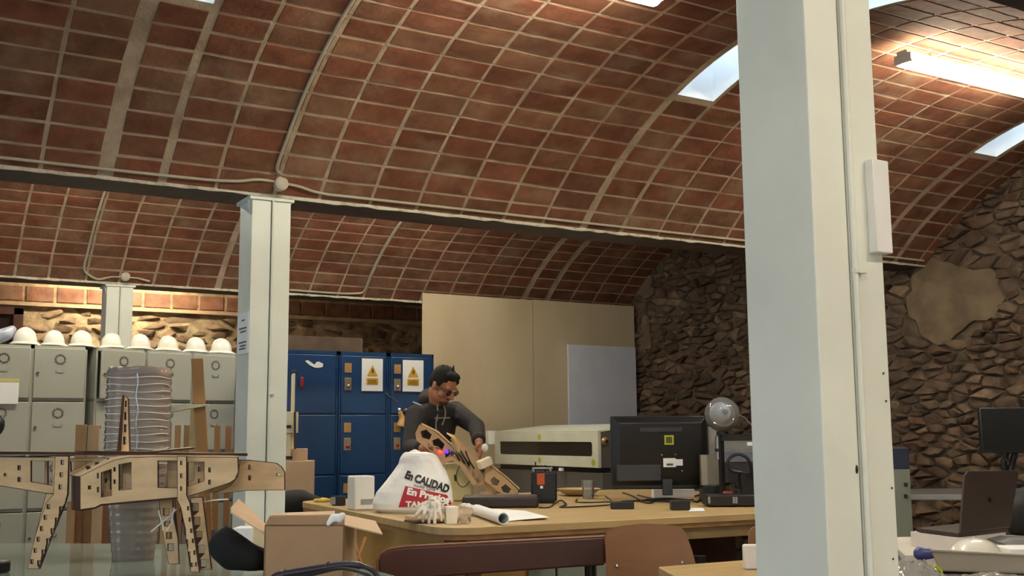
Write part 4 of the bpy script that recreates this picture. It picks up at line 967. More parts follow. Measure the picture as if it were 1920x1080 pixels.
# white container
D = tdepth(672, 957)
t = thing('white_container', 'white rectangular container with a grey label on the table end', 'container', PD(672, 957, D))
A, B = PD(649, 893, D), PD(699, 957, D); zt_, w_ = A.z, (B-A).dot(RH)
c = on_table(673, 957)+FH*.07; MB().box(V((c.x, c.y, (HT+zt_)/2)), (w_*.80, w_*.80, zt_-HT), rz=-YAW+.5).build('body', M_white, t, bevel=.008)
n_ = Matrix.Rotation(-YAW+.5, 3, 'Z') @ V((0, -1, 0)); r_ = Matrix.Rotation(-YAW+.5, 3, 'Z') @ V((1, 0, 0)); p_ = V((c.x, c.y, HT+.028))+n_*(w_*.401)+r_*.012
MB().quadbox([p_-r_*.035, p_+r_*.04, p_+r_*.04-n_*.002, p_-r_*.035-n_*.002, p_-r_*.035+ZU*.03, p_+r_*.04+ZU*.03, p_+r_*.04+ZU*.03-n_*.002, p_-r_*.035+ZU*.03-n_*.002]).build('label_patch', mat('grey_label', (150, 152, 154), .7), t, smooth=0)
# yellow sponge, small dark device
q = on_table(603, 942); o = organic('yellow_sponge', MB().chain([(q+RH*-.04+ZU*.012, .012), (q+RH*.02+ZU*.012, .014)]).chain([(q+RH*.0+ZU*.016+FH*.03, .014), (q+RH*.045+ZU*.012, .012)]), mat('yellow_cloth', (206, 178, 74), .9, var=.12, scale=30), voxel=.006); tag(o, 'yellow folded cloth on the far left table corner', 'cloth')
q = on_table(632, 948); t = thing('small_device', 'small black device with a grey face between cloth and white container', 'device', q)
MB().box(q+ZU*.028+RH*.01, (.075, .03, .054), rz=-YAW).build('body', M_black, t, bevel=.003); MB().box(q+ZU*.028-RH*.022-FH*.016, (.03, .003, .042), rz=-YAW).build('face', mat('grey_screen', (140, 136, 130), .4), t)
# shopping bag
DB = tdepth(770, 963)+.12
prof = [(963, 712, 845), (956, 699, 850), (945, 697, 852), (925, 705, 850), (905, 722, 843), (885, 738, 834), (872, 747, 827), (862, 750, 822), (857, 753, 819), (853, 756, 812), (850.5, 760, 800)]
rows = []
for y, l, r in prof:
    A, B = PD(l, y, DB), PD(r, y, DB); rows.append(((A+B)/2, (B-A).length/2, A.z))
zb0 = rows[0][2]
def bagf(u, v):
    k = v*(len(rows)-1); i = min(int(k), len(rows)-2); f = k-i; c = rows[i][0].lerp(rows[i+1][0], f); hw = rows[i][1]*(1-f)+rows[i+1][1]*f; z = c.z-zb0+HT+.001
    a = 2*pi*u; n = _ns.noise(V((cos(a)*1.6, sin(a)*1.6, z*9)))*.09+_ns.noise(V((cos(a)*5, sin(a)*5, z*16)))*.022+.03*sin(a*9+z*20)*max(0, v-.55)-.05*abs(_ns.noise(V((cos(a)*2.5+3, sin(a)*2.5, z*14))))*(.4+v)
    front = 1-.55*max(0, math.exp(-((a-1.5*pi)/.6)**2)) if v < .75 else 1
    return V((c.x, c.y, z))+RH*hw*cos(a)*(1+n*.5)+FH*hw*.62*sin(a)*(1+n*front)
mb = MB().grid(bagf, 72, 60, wrap=True); k = len(mb.v); mb.f.append(tuple(range(k-72, k))); mb.f.append(tuple(range(71, -1, -1)))
M_bag = mat('white_bag_plastic', (236, 237, 238), .35, var=.02, bump=.6, bscale=11)
sb = thing('shopping_bag', 'white plastic shopping bag with black and red print, tied at the top', 'shopping bag', V((rows[0][0].x, rows[0][0].y, HT)))
ob = mb.build('bag', M_bag, sb, smooth=60)
knot = MB().chain([(PD(770, 853, DB), .02), (PD(778, 850, DB), .022), (PD(800, 858, DB), .016), (PD(815, 862, DB), .012)]); organic('knot', knot, M_bag, sb, voxel=.007)
bv = BVHTree.FromPolygons([tuple(v) for v in mb.v], mb.f)
def stick_px(px, py, lift=.004):
    d = ray(px, py).normalized(); h = bv.ray_cast(CAM, d)
    if h[0] is None:
        p_ = PD(px, py, DB-.1); return p_
    return h[0]-d*lift
M_red2 = mat('print_red', (176, 34, 52), .5, var=.02); M_blackink = mat('print_black', (28, 26, 30), .6)
def patch_px(name, quad, mt, lift, nu=24, nv=10):
    a, b, c_, d = quad
    def fn(u, v):
        x = (a[0]*(1-u)+b[0]*u)*(1-v)+(d[0]*(1-u)+c_[0]*u)*v; y = (a[1]*(1-u)+b[1]*u)*(1-v)+(d[1]*(1-u)+c_[1]*u)*v; return stick_px(x, y, lift)
    MB().grid(fn, nu, nv).build(name, mt, sb, smooth=60)
patch_px('red_print', [(760, 911), (838, 928), (849, 947), (747, 951)], M_red2, .004)
def text_px(txt, p0, p1, hpx, mt, lift, bold=.02, shear=0.):
    me = text_mesh(txt, 1., bold, shear); xs = [v.co.x for v in me.vertices]; W_ = max(xs); dx, dy = p1[0]-p0[0], p1[1]-p0[1]; L_ = sqrt(dx*dx+dy*dy)
    ux, uy = dx/L_, dy/L_; kx = L_/W_; ky = hpx/.7
    bm = bmesh.new(); bm.from_mesh(me)
    for _ in range(2):
        eg = [e for e in bm.edges if e.calc_length() > .12]
        if eg: bmesh.ops.subdivide_edges(bm, edges=eg, cuts=1)
    bmesh.ops.triangulate(bm, faces=bm.faces)
    for v in bm.verts:
        x, y = v.co.x*kx, v.co.y*ky; v.co = stick_px(p0[0]+x*ux+y*uy, p0[1]+x*uy-y*ux, lift)
    bm.to_mesh(me); bm.free(); me.materials.clear(); me.materials.append(mt); me.name = 'lettering'; link('lettering', me, sb)
text_px('En', (758, 895), (772, 901), 14, M_blackink, .005, .05); text_px('CALIDAD', (776, 902), (840, 924), 14, M_blackink, .005, .05)
text_px('nadie Que', (775, 912), (816, 921), 6, M_blackink, .005, .01)
text_px('En Precios', (762, 926), (842, 943), 12, M_paper, .007, .05); text_px('TAMPOCO', (761, 950), (842, 953), 10, M_paper, .007, .05)
# work gloves: palm with five fingers each
M_glove = mat('glove_fabric', (226, 222, 214), .9, col2=(160, 156, 150), scale=18, edge=(.3, .55), bump=.4)
M_glove2 = mat('glove_palm', (176, 156, 136), .9, var=.15, scale=20)
def glove(name, wrist, knuckles, tips, thumb, r, label, mt, cuff):
    k0, k3 = knuckles[0], knuckles[-1]; mb = MB(); ax = (k3-k0)*.42; mid = sum(knuckles, V((0, 0, 0)))/4
    mb.cap(wrist-ax*.8, wrist+ax*.8, r*1.5); mb.cap(k0, k3, r*1.15); mb.cap(wrist-ax, k0, r*1.35, r*1.1); mb.cap(wrist+ax, k3, r*1.35, r*1.1); mb.cap(wrist, mid, r*1.5, r*1.2)
    for a, b in zip(knuckles, tips):
        m_ = a.lerp(b, .5)-FH*.008+ZU*.004; mb.chain([(a, r), (m_, r*.95), (b, r*.8)])
    mb.chain([(wrist-ax, r), (thumb[0], r*.95), (thumb[1], r*.8)])
    o = thing(name, label, 'glove', V((mid.x, mid.y, HT)), group='work gloves on the table'); organic('hand', mb, mt, o, voxel=.0038, it=2)
    d = (wrist-mid).normalized(); MB().lathe([(r*2.0, 0), (r*2.25, .022), (r*1.9, .026)], wrist+d*.004, 20, axis=d).build('cuff', cuff, o)
def TPx(px, py, z): 
    return PZ(px, py, HT+z)
gd = tdepth(812, 983)
g = lambda x, y, d=0: PD(x, y, gd+d)
glove('work_glove', g(811, 944, .05), [g(797, 958, .015), g(806, 961), g(815, 961), g(824, 958, .015)], [g(793, 977, -.005), g(804, 981, -.015), g(815, 981, -.015), g(828, 975, .0)], (g(790, 954, .02), g(780, 966, .01)), .0098, 'pale work glove standing on its fingertips in front of the shopping bag', M_glove, M_glove)
glove('work_glove', g(876, 955, .07), [g(862, 963, .03), g(868, 966, .02), g(874, 967, .02), g(880, 966, .03)], [g(858, 980, .01), g(865, 982, .0), g(872, 982, .0), g(881, 977, .02)], (g(862, 958, .04), g(857, 968, .02)), .0078, 'grey-brown work glove right of the small white box', M_glove2, M_glove)
q = on_table(800, 982)+FH*.06; o = MB().plate([q+RH*a+FH*b+ZU*.004 for a, b in ((-.11, .0), (-.07, -.05), (.09, -.045), (.14, .02), (.02, .05), (-.08, .04))], ZU*.012).build('leather_scrap', mat('brown_scrap', (126, 98, 68), .8, var=.1), bevel=.004); tag(o, 'flat brown scrap under the gloves', 'scrap')
q = on_table(775, 972)+FH*.02; o = MB().lathe([(.0, .0), (.03, 0), (.032, .008), (.028, .014), (0, .014)], q-RH*.01, 20).build('round_lid', mat('pale_lid', (206, 186, 160), .6)); tag(o, 'pale round lid at the front corner beside the gloves', 'lid')
o = boxpx('small_white_box', 834, 950, 857, 984, gd+.0, .05, mat('cream_box', (226, 222, 206), .5), 'small white box between the two gloves', 'box', HT, rz=.25)
# rolled paper tube and crumpled roll, white sheet
A, B = on_table(893, 968)+ZU*.03+FH*.03, on_table(944, 985)+ZU*.029
t = thing('paper_tube', 'white paper tube lying with its open end towards the camera', 'tube', V((B.x, B.y, HT)))
d = (B-A).normalized(); mb = MB(); mb.lathe([(.026, 0), (.0265, (B-A).length), (.023, (B-A).length), (.0225, 0)], A, 28, axis=d); mb.build('tube', M_paper, t)
MB().cyl(A+d*(B-A).length*.25, A+d*(B-A).length*.26, .022, n=20).build('inner_disc', mat('tube_inside', (150, 136, 124), .8), t)
o = organic('crumpled_paper', MB().chain([(on_table(868, 964)+ZU*.03+FH*.08, .022), (on_table(885, 968)+ZU*.028+FH*.06, .024), (on_table(900, 972)+ZU*.026+FH*.06, .02)]).chain([(on_table(895, 966)+ZU*.03+FH*.1, .018), (on_table(910, 968)+ZU*.022+FH*.1, .016)]), M_paper, voxel=.008, it=2); tag(o, 'crumpled white paper behind the paper tube', 'paper')
o = MB().plate([PZ(952, 977, HT+.002), PZ(1030, 970, HT+.012), PZ(985, 958, HT+.006), PZ(925, 954, HT+.002)], (0, 0, .001)).build('paper_sheet', M_paper, smooth=0); tag(o, 'white paper sheet lying right of the paper tube', 'paper')
# dark flat case
D = tdepth(940, 953); o = boxpx('flat_case', 866, 931, 1010, 953, D, .24, mat('dark_case', (42, 32, 34), .5, var=.1), 'flat dark case lying across the table behind the paper', 'case', HT, .012)
# yellowish container behind the bag
D = tdepth(858, 940); o = boxpx('storage_tub', 832, 868, 886, 940, D, .15, mat('yellowish_tub', (206, 198, 148), .4, var=.06), 'pale yellow tub on the table between bag and flat case', 'tub', HT, .01)
q = PD(845, 880, D-.01); o = MB().box(V((q.x, q.y, HT+.19)), (.08, .02, .06), rz=-YAW).build('white_block', M_paper, bevel=.006); bpy.data.objects.remove(o)
# black gadget with an orange label
D = tdepth(1020, 944); t = thing('handheld_radio', 'black device with orange label and antenna behind the flat case', 'device', V((*PD(1020, 944, D).xy, HT)))
lbox(t, 'body', 996, 884, 1044, 941, D, .1, M_black, .012); lbox(t, 'foot', 1000, 936, 1040, 945, D-.01, .12, M_black2, .006)
lbox(t, 'orange_label', 1007, 888, 1021, 909, D-.004, .01, mat('orange_label', (196, 88, 40), .5), .001); lbox(t, 'white_label', 1013, 911, 1018, 916, D-.004, .01, M_paper, 0); lbox(t, 'top_strap', 998, 876, 1036, 880, D+.02, .03, M_metal, .002)
for x in (1002, 1033): MB().tube([PD(x, 886, D+.03), PD(x-3, 879, D+.03)], .008, 6).build('strap_post', M_metal, t)
for x in (1004, 1022): MB().tube([PD(x, 884, D+.05), PD(x, 866 if x < 1010 else 872, D+.05)], .004, 6).build('antenna', M_black, t)
# drinking glass
q = on_table(1103, 935); o = MB().lathe([(0, .002), (.034, .002), (.042, .112), (.0395, .112), (.032, .008), (0, .008)], q, 28).build('drinking_glass', M_clear); tag(o, 'empty clear drinking glass on the table', 'glass')
q = on_table(1060, 930); o = organic('mouse', MB().cap(q+ZU*.014+RH*.06, q+ZU*.014+RH*.11, .014, .014), M_black2, voxel=.005); tag(o, 'black flat computer mouse left of the drinking glass', 'mouse')
D_ = tdepth(1072, 928); o = MB().lathe([(0, .004), (.05, .004), (.10, .018), (.14, .045), (.143, .045), (.105, .014), (.05, 0), (0, 0)], on_table(1088, 932)+FH*.16, 32).build('shallow_bowl', mat('beige_bowl', (190, 172, 134), .5, var=.05)); tag(o, 'shallow beige bowl behind the drinking glass', 'bowl')
# small black boxes
for i, (x0, y0, x1, y1, lb) in enumerate(((1146, 941, 1189, 955, 'flat black power brick in front of the monitor'), (1259, 938, 1294, 957, 'square black power brick right of the monitor stand'))):
    boxpx('power_brick', x0, y0, x1, y1, tdepth((x0+x1)/2, y1), .07, M_black, lb, 'power brick', HT, .004, group='black power bricks on the table')
o = MB().plate([PZ(1292, 959, HT+.0015), PZ(1322, 958, HT+.0015), PZ(1318, 953, HT+.0015), PZ(1292, 953, HT+.0015)], (0, 0, .001)).build('paper_slip', M_paper, smooth=0); tag(o, 'small white paper slip beside the square power brick', 'paper')
# cables on the table
def tcable(pts, r, label, mt=M_black):
    return cable('cable', [PZ(x, y, HT+r*1.2) for x, y in pts], r, label, mt, grp='cables on the work table')
tcable([(1010, 952), (1030, 951), (1040, 944), (1052, 938), (1062, 946), (1050, 951), (1090, 950), (1140, 947), (1160, 944)], .004, 'thin cable winding from the radio towards the flat power brick')
tcable([(1082, 936), (1081, 941), (1110, 942), (1150, 941), (1170, 944)], .004, 'thin cable looping in front of the drinking glass')
tcable([(1135, 930), (1150, 942)], .004, 'short cable stub behind the flat power brick')
tcable([(1168, 924), (1178, 927), (1190, 932), (1205, 941), (1220, 943), (1228, 938)], .005, 'black cable running down beside the monitor')
tcable([(1165, 940), (1195, 939), (1225, 938), (1262, 942)], .005, 'black cable between the two power bricks')
tcable([(1285, 920), (1300, 930), (1312, 928), (1310, 940), (1300, 940)], .005, 'black cable right of the monitor stand')
tcable([(1195, 928), (1235, 937), (1280, 938), (1300, 937)], .004, 'thin cable behind the square power brick')
o = MB().plate([PZ(1085, 934, HT+.002), PZ(1160, 939, HT+.002), PZ(1160, 931, HT+.002), PZ(1110, 928, HT+.002)], (0, 0, .003)).build('keyboard_tray', M_dark, smooth=0); bpy.data.objects.remove(o)
# monitor seen from behind
DM = 6.55
t = thing('monitor', 'large black computer monitor seen from behind on the table', 'monitor', V((*PD(1240, 930, DM).xy, HT)))
A, B = PD(1147, 918, DM), PD(1327, 779, DM); c = (A+B)/2; Wm, Hm = (B-A).dot(RH), B.z-A.z; RM = Matrix.Rotation(-YAW, 3, 'Z')
MB().box(c+FH*.02, (Wm, .03, Hm), M=RM).build('bezel', M_black, t, bevel=.006)
hx, hz = Wm/2, Hm/2; f0 = c+FH*.006
def mp(a, b, d): return f0+RH*a+ZU*b-FH*d
MB().quadbox([mp(-hx*.97, -hz*.9, 0), mp(hx*.97, -hz*.9, 0), mp(hx*.97, hz*.98, 0), mp(-hx*.97, hz*.98, 0), mp(-hx*.84, -hz*.62, .035), mp(hx*.84, -hz*.62, .035), mp(hx*.84, hz*.80, .035), mp(-hx*.84, hz*.80, .035)]).build('back_shell', M_black, t, bevel=.004)
MB().box(mp(.02*hx, hz*.62, .036), (Wm*.43, .006, Hm*.06), M=RM).build('vent_bar', M_dark, t, bevel=.002)
lbox(t, 'yellow_sticker', 1246, 816, 1263, 834, DM-.036, .003, mat('sticker_yellow', (190, 190, 60), .5), 0); lbox(t, 'sticker_centre', 1249, 819, 1260, 831, DM-.0375, .003, mat('sticker_olive', (92, 92, 24), .5), 0)
lbox(t, 'white_label', 1244, 859, 1267, 876, DM-.034, .003, M_paper, 0); lbox(t, 'white_label', 1267, 861, 1280, 873, DM-.034, .003, M_paper, 0); lbox(t, 'barcode', 1250, 869, 1262, 873, DM-.036, .003, M_ink, 0)
MB().box(mp(-hx*.45, -hz*.55, .03), (Wm*.45, .02, Hm*.22), M=RM).build('port_cover', M_dark, t, bevel=.004)
for x, y in ((1241, 853), (1266, 852), (1279, 883)): MB().ball(PD(x, y, DM-.03), .006, 8, 6).build('screw', M_metal, t)
lbox(t, 'stand_neck', 1243, 898, 1261, 929, DM-.02, .03, M_dark, .004)
p_ = PD(1250, 928, DM); MB().lathe([(0, 0), (.13, 0), (.128, .008), (.05, .016), (0, .016)], V((p_.x, p_.y, HT)), 28, sx=1, sy=1).build('stand_base', M_black, t)
# grey upright box, clear globe fan, black open frame
D = 6.40; 
t = thing('grey_power_supply', 'upright grey box on a black foot right of the monitor', 'power supply', V((*PD(1336, 925, D).xy, HT)))
lbox(t, 'body', 1318, 853, 1350, 910, D, .1, mat('grey_box', (128, 122, 112), .5, var=.06), .003); lbox(t, 'front_strip', 1316, 853, 1326, 910, D-.006, .02, mat('grey_box_pale', (156, 150, 136), .5), .002)
A = PD(1317, 910, D-.01); B = PD(1351, 910, D-.01); c = (A+B)/2+FH*.055; MB().box(V((c.x, c.y, (HT+A.z)/2)), ((B-A).length, .13, A.z-HT), M=RM).build('foot', M_black, t, bevel=.004)
o = boxpx('white_post', 1328, 800, 1343, 870, D+.2, .05, mat('grey_post', (156, 152, 146), .5), 'pale post behind the grey upright box', 'post', HT)
D = 6.3; c = PD(1354, 777, D)
t = thing('globe_fan', 'clear round plastic globe with a bluish inner dome above the black frame', 'globe', c-ZU*.1)
MB().ball(c, .1, 28, 18).build('clear_globe', M_clear, t); MB().ball(c-FH*.0+RH*-.012+ZU*.008, .062, 20, 14).build('inner_dome', mat('bluish_dome', (150, 160, 178), .25, var=.1), t); MB().ball(c+RH*.006+ZU*.012-FH*.045, (.026, .02, .02), 14, 10).build('motor', M_dark, t)
MB().cyl(c-ZU*.1, c-ZU*.112, .03, n=16).build('mount', M_black, t); MB().tube([c+RH*.09, c+RH*.13+ZU*-.02, c+RH*.2-ZU*.1], .004, 6).build('wire', M_metal, t)
t = thing('printer_frame', 'black open machine frame under the clear globe', 'machine', V((*PD(1385, 945, D).xy, HT)))
zf = PD(1350, 815, D).z
def pst(px, D2, z0, z1, w_=.025):
    p_ = PD(px, 900, D2); return MB().bb((p_.x-w_/2, p_.y-w_/2, z0), (p_.x+w_/2, p_.y+w_/2, z1)).build('post', M_black, t, smooth=0)
pst(1354, D, HT, zf); pst(1440, D, HT, zf); pst(1354, D+.28, HT, zf); pst(1440, D+.28, HT, zf)
for d2 in (0, .28):
    A, B = PD(1352, 820, D+d2), PD(1444, 820, D+d2); A.z = B.z = zf-.018; MB().bar(A, B, .03, .036).build('top_bar', M_black, t, smooth=0)
A, B = PD(1340, 842, D+.01), PD(1352, 842, D+.01); lbox(t, 'side_motor', 1344, 817, 1352, 862, D, .03, M_metal, .003); lbox(t, 'side_clamp', 1343, 841, 1354, 847, D-.006, .04, M_black, .002)
lbox(t, 'back_plate', 1358, 826, 1440, 860, D+.25, .01, mat('pale_plate', (150, 150, 146), .5), 0)
lbox(t, 'bluish_plate', 1358, 848, 1440, 866, D+.2, .02, mat('bluish_plate', (118, 124, 146), .4), 0); lbox(t, 'bed', 1358, 868, 1440, 905, D+.18, .02, M_dark, 0)
lbox(t, 'print_head', 1390, 884, 1440, 926, D+.03, .08, M_black, .006); lbox(t, 'white_clip', 1401, 829, 1420, 836, D-.02, .02, M_white, .002)
mb = MB().tube(spline([PD(1392, 886, D-.03), PD(1372, 882, D-.03), PD(1364, 868, D-.03), PD(1372, 856, D-.03), PD(1386, 852, D-.03), PD(1400, 858, D-.03), PD(1407, 872, D-.03), PD(1412, 900, D-.02)], 6), .0095, 8); mb.build('hose', M_black, t)
MB().tube(spline([PD(1368, 900, D-.03), PD(1376, 915, D-.03), PD(1388, 921, D-.03)], 6), .005, 6).build('wire', M_black, t); lbox(t, 'red_part', 1356, 921, 1374, 930, D-.02, .05, mat('dull_red', (150, 66, 62), .6), .004)
D2 = tdepth(1365, 951); t = thing('docking_unit', 'low black unit with connectors under the machine frame', 'device', V((*PD(1370, 951, D2).xy, HT)))
lbox(t, 'body', 1326, 928, 1440, 949, D2, .16, M_black, .005)
for x in (1330, 1376, 1381): lbox(t, 'connector', x-2, 932, x+2, 944, D2-.008, .01, M_metal, .001)

# ================================================================== LASER CUTTER against the right side
XC, Y0c, Y1c, XD = 4.86, 6.83, 8.40, 1.0
M_cw = mat('cutter_white', (208, 208, 190), .4, var=.03); M_cg = mat('cutter_grey', (92, 88, 84), .5, var=.06)
lc = thing('laser_cutter', 'white and grey laser cutter with dark lid window behind the table', 'machine', (XC+.5, (Y0c+Y1c)/2, 0))
zb_, zt2 = .925, 1.195
MB().bb((XC+.03, Y0c, .25), (XC+XD, Y1c, zb_-.04)).build('cabinet', M_cg, lc, bevel=.006)
MB().bb((XC+.06, Y0c+.02, zb_-.04), (XC+XD, Y1c, zb_)).build('gap', M_black, lc, smooth=0)
mb = MB(); y0, y1 = Y0c+.0, Y1c; fy = lambda a: y0+(y1-y0)*a
# lid front frame with window opening
of = [V((XC, fy(0), zb_)), V((XC, fy(1), zb_)), V((XC, fy(1), zt2)), V((XC, fy(0), zt2))]
hf = [V((XC, fy(a), z)) for a, z in ((.06, zb_+.085), (.94, zb_+.085), (.95, zb_+.1), (.95, zt2-.09), (.94, zt2-.075), (.06, zt2-.075), (.05, zt2-.09), (.05, zb_+.1))]
mb.plate(of, (.03, 0, 0), [hf]).build('lid_frame', M_cw, lc, smooth=0, bevel=.003)
MB().bb((XC+.012, fy(.05), zb_+.08), (XC+.02, fy(.95), zt2-.07)).build('lid_window', mat('dark_acrylic', (40, 38, 36), .12, var=.05), lc, smooth=0)
MB().quadbox([V((XC, y0, zt2)), V((XC+.55, y0, zt2+.055)), V((XC+.55, y1, zt2+.055)), V((XC, y1, zt2)), V((XC, y0, zt2+.012)), V((XC+.55, y0, zt2+.067)), V((XC+.55, y1, zt2+.067)), V((XC, y1, zt2+.012))]).build('lid_top', M_cw, lc, smooth=0)
MB().quadbox([V((XC+.03, y0, zb_)), V((XC+XD, y0, zb_)), V((XC+XD, y0+.03, zb_)), V((XC+.03, y0+.03, zb_)), V((XC+.03, y0, zt2)), V((XC+XD, y0, zt2+.05)), V((XC+XD, y0+.03, zt2+.05)), V((XC+.03, y0+.03, zt2))]).build('end_panel', M_cg, lc, smooth=0)
MB().bb((XC+.03, y1-.03, zb_), (XC+XD, y1, zt2)).build('end_panel', M_cg, lc, smooth=0); MB().bb((XC+.55, y0, zb_), (XC+XD, y1, zt2+.05)).build('rear_body', M_cg, lc, bevel=.004)
q = PY(1135, 828, y0-.01); MB().lathe([(.0, -.02), (.02, -.02), (.034, -.004), (.036, .004), (.036, .012)], q, 20, axis=(0, 1, 0)).build('stop_button', mat('brass_ring', (140, 116, 84), .35, metal=.4), lc); MB().cyl(q+V((0, -.024, 0)), q+V((0, -.018, 0)), .013, n=12).build('key_slot', M_black, lc)
M_yst = mat('sticker_lime', (186, 184, 62), .5)
for a, z, r in ((.53, zt2-.037, .024), (.53, zb_+.045, .024), (.04, zb_+.04, .026)): MB().cyl((XC-.002, fy(a), z), (XC+.002, fy(a), z), r, n=18).build('sticker', M_yst, lc)
MB().bb((XC-.02, fy(.3), zb_-.035), (XC, fy(.33), zb_-.01)).build('lid_handle', M_white, lc); MB().bb((XC-.06, y1, zt2-.1), (XC+.02, y1+.05, zt2+.02)).build('hinge_block', M_white, lc, bevel=.003)
for x, y in ((XC+.08, y0+.06), (XC+XD-.08, y0+.06), (XC+.08, y1-.06), (XC+XD-.08, y1-.06)): MB().bb((x-.03, y-.03, 0), (x+.03, y+.03, .25)).build('leg', M_black, lc, smooth=0)

o = boxpx('paper_stack', 1226, 917, 1302, 929, 6.85, .12, M_paper, 'white papers lying behind the monitor stand', 'papers', HT, .002)
# ================================================================== THE MAN
M_skin = mat('skin', (168, 112, 86), .55, var=.06, scale=14)
M_hood = mat('dark_grey_hoodie', (40, 36, 38), .9, var=.14, scale=10, bump=.25, bscale=60)
M_jean = mat('dark_trousers', (36, 36, 42), .9, var=.1)
M_hair = mat('black_hair', (17, 12, 10), .9, var=.3, scale=60, bump=.6, bscale=120)
Dp = 7.35
def Q(x, y, d=0.): return PD(x, y, Dp+d)
pel = Q(802, 884, .2); pel.z = .95; feet_z = .0
che = Q(812, 806, .05); sh_r, sh_l = Q(781, 780, -.14), Q(853, 772, .14); nk = Q(820, 764, -.05)
el_r, wr_r = Q(771, 840, -.32), Q(797, 841, -.62); el_l, wr_l = Q(893, 800, -.12), Q(898, 829, -.38)
hd = Q(832, 723, -.16)
fdir = (RH*.66-FH*.52-ZU*.66).normalized(); hup = (ZU-fdir*ZU.dot(fdir)).normalized(); hsd = fdir.cross(hup)
HM = Matrix((hsd, fdir, hup)).transposed()
def Hd(x, y, z): return hd+HM @ V((x, y, z))
person = thing('person', 'man in dark grey hoodie and glasses bending over a plywood part', 'person', V((pel.x, pel.y, 0)))
B = MB()
B.ball(Hd(0, -.015, .025), (.075, .094, .09), 20, 14, HM); B.ball(Hd(0, .02, -.045), (.058, .07, .072), 18, 12, HM); B.ball(Hd(0, .048, -.088), (.034, .034, .026), 12, 8, HM)
B.chain([(Hd(0, .088, .012), .012), (Hd(0, .108, -.024), .015)]); B.ball(Hd(0, .098, -.03), (.02, .014, .012), 10, 8, HM)      # nose
for s_ in (-1, 1):
    B.ball(Hd(.076*s_, -.01, -.012), (.010, .02, .032), 10, 8, HM); B.ball(Hd(.032*s_, .07, .028), (.026, .016, .010), 10, 8, HM); B.ball(Hd(.042*s_, .055, -.03), (.026, .024, .024), 10, 8, HM)
B.ball(Hd(0, .083, -.062), (.024, .012, .009), 10, 8, HM)
B.cap(nk, Hd(0, -.03, -.07), .058, .054)
B.chain([(che, .12), (pel.lerp(che, .5), .12), (pel, .125)]).cap(sh_r.lerp(che, .25), sh_l.lerp(che, .25), .06)
hipv = (sh_l-sh_r); hipv.z = 0; hipv.normalize()
legs = []
for s_, sh, el, wr in ((-1, sh_r, el_r, wr_r), (1, sh_l, el_l, wr_l)):
    B.chain([(sh, .05), (el, .04), (wr, .027)])
    hip = pel+hipv*.095*s_-ZU*.05; kn = V((hip.x, hip.y, .5))-FH*.03+RH*.02; an = V((hip.x, hip.y, .08))+FH*.02; B.chain([(hip, .085), (kn, .055), (an, .04)]); B.cap(an, an-FH*.12+RH*.1-ZU*.04, .04, .032); legs.append((hip, kn, an))
def hand(wr, d, pn, th, s, mb):
    """palm from the wrist along d, palm normal pn (curl side), thumb side th"""
    d, pn, th = d.normalized(), pn.normalized(), th.normalized(); pc = wr+d*.05
    mb.chain([(wr, .026), (pc, .028)]); mb.cap(pc+th*.02, pc+th*.018+d*.035, .015); mb.cap(pc-th*.02, pc-th*.02+d*.03, .014); mb.cap(pc, pc+d*.035, .016)
    for k, (o, L) in enumerate(((.031, .9), (.011, 1.), (-.010, .94), (-.030, .76))):
        b = pc+th*o+d*.036; c1 = b+(d*.85+pn*.5).normalized()*.040*L; c2 = c1+(d*.1+pn*1.).normalized()*.026*L; c3 = c2+(-d*.6+pn*.75).normalized()*.02*L
        mb.chain([(b, .0095), (c1, .0088), (c2, .008), (c3, .007)])
    b = wr+d*.025+th*.024; c1 = b+(th*.8+d*.5+pn*.4).normalized()*.038; c2 = c1+(d*.8+pn*.6-th*.1).normalized()*.03; mb.chain([(b, .0125), (c1, .0105), (c2, .0085)])
hand(wr_l, -ZU*.8-FH*.45+RH*.1, -FH*.2-RH*.7-ZU*.3, -FH*.6+ZU*.3, 1, B)
hand(wr_r, RH*.85-FH*.35-ZU*.1, -ZU*.8+FH*.3, -FH*.6+ZU*.35, -1, B)
organic('body', B, M_skin, person, voxel=.0065, it=3)
# hoodie
H = MB(); mid = pel.lerp(che, .45)
H.ball(che+ZU*.02, (.175, .135, .17), 20, 14, Matrix((hipv, ZU.cross(hipv), ZU)).transposed()); H.ball(mid, (.165, .135, .2), 20, 14, Matrix((hipv, ZU.cross(hipv), ZU)).transposed()); H.ball(pel+ZU*.02, (.17, .14, .13), 20, 12, Matrix((hipv, ZU.cross(hipv), ZU)).transposed())
H.chain([(sh_r.lerp(che, .3), .085), (sh_r, .078), (el_r, .06), (el_r.lerp(wr_r, .55), .046), (el_r.lerp(wr_r, .72), .05)]); H.chain([(sh_l.lerp(che, .3), .085), (sh_l, .074), (el_l, .058), (el_l.lerp(wr_l, .75), .045), (el_l.lerp(wr_l, .85), .048)])
H.chain([(sh_r.lerp(che, .15), .085), (nk-ZU*.02, .078), (sh_l.lerp(che, .15), .08)]); H.cap(nk-ZU*.03, nk+ZU*.005-fdir*.02, .078, .07)
for k in range(12):      # folds
    p_ = sh_r.lerp(el_r, .2+.07*k) if k < 6 else sh_l.lerp(el_l, .15+.14*(k-6)); H.ball(p_+RH*rnd(-.04, .04)-FH*.04, (.03, .03, .014), 8, 6)
organic('hoodie', H, M_hood, person, voxel=.0085, it=4)
hood = MB().chain([(nk-fdir*.07+ZU*.0-hsd*.06, .05), (nk-fdir*.115+ZU*.0, .058), (nk-fdir*.07+hsd*.06+ZU*.0, .05)]); hood.chain([(nk+RH*.055-FH*.03-ZU*.02, .02), (nk+RH*.0-FH*.08-ZU*.035, .022), (nk-RH*.055-FH*.03-ZU*.0, .024)])
organic('hood', hood, M_hood, person, voxel=.008, it=4)
Tm = MB()
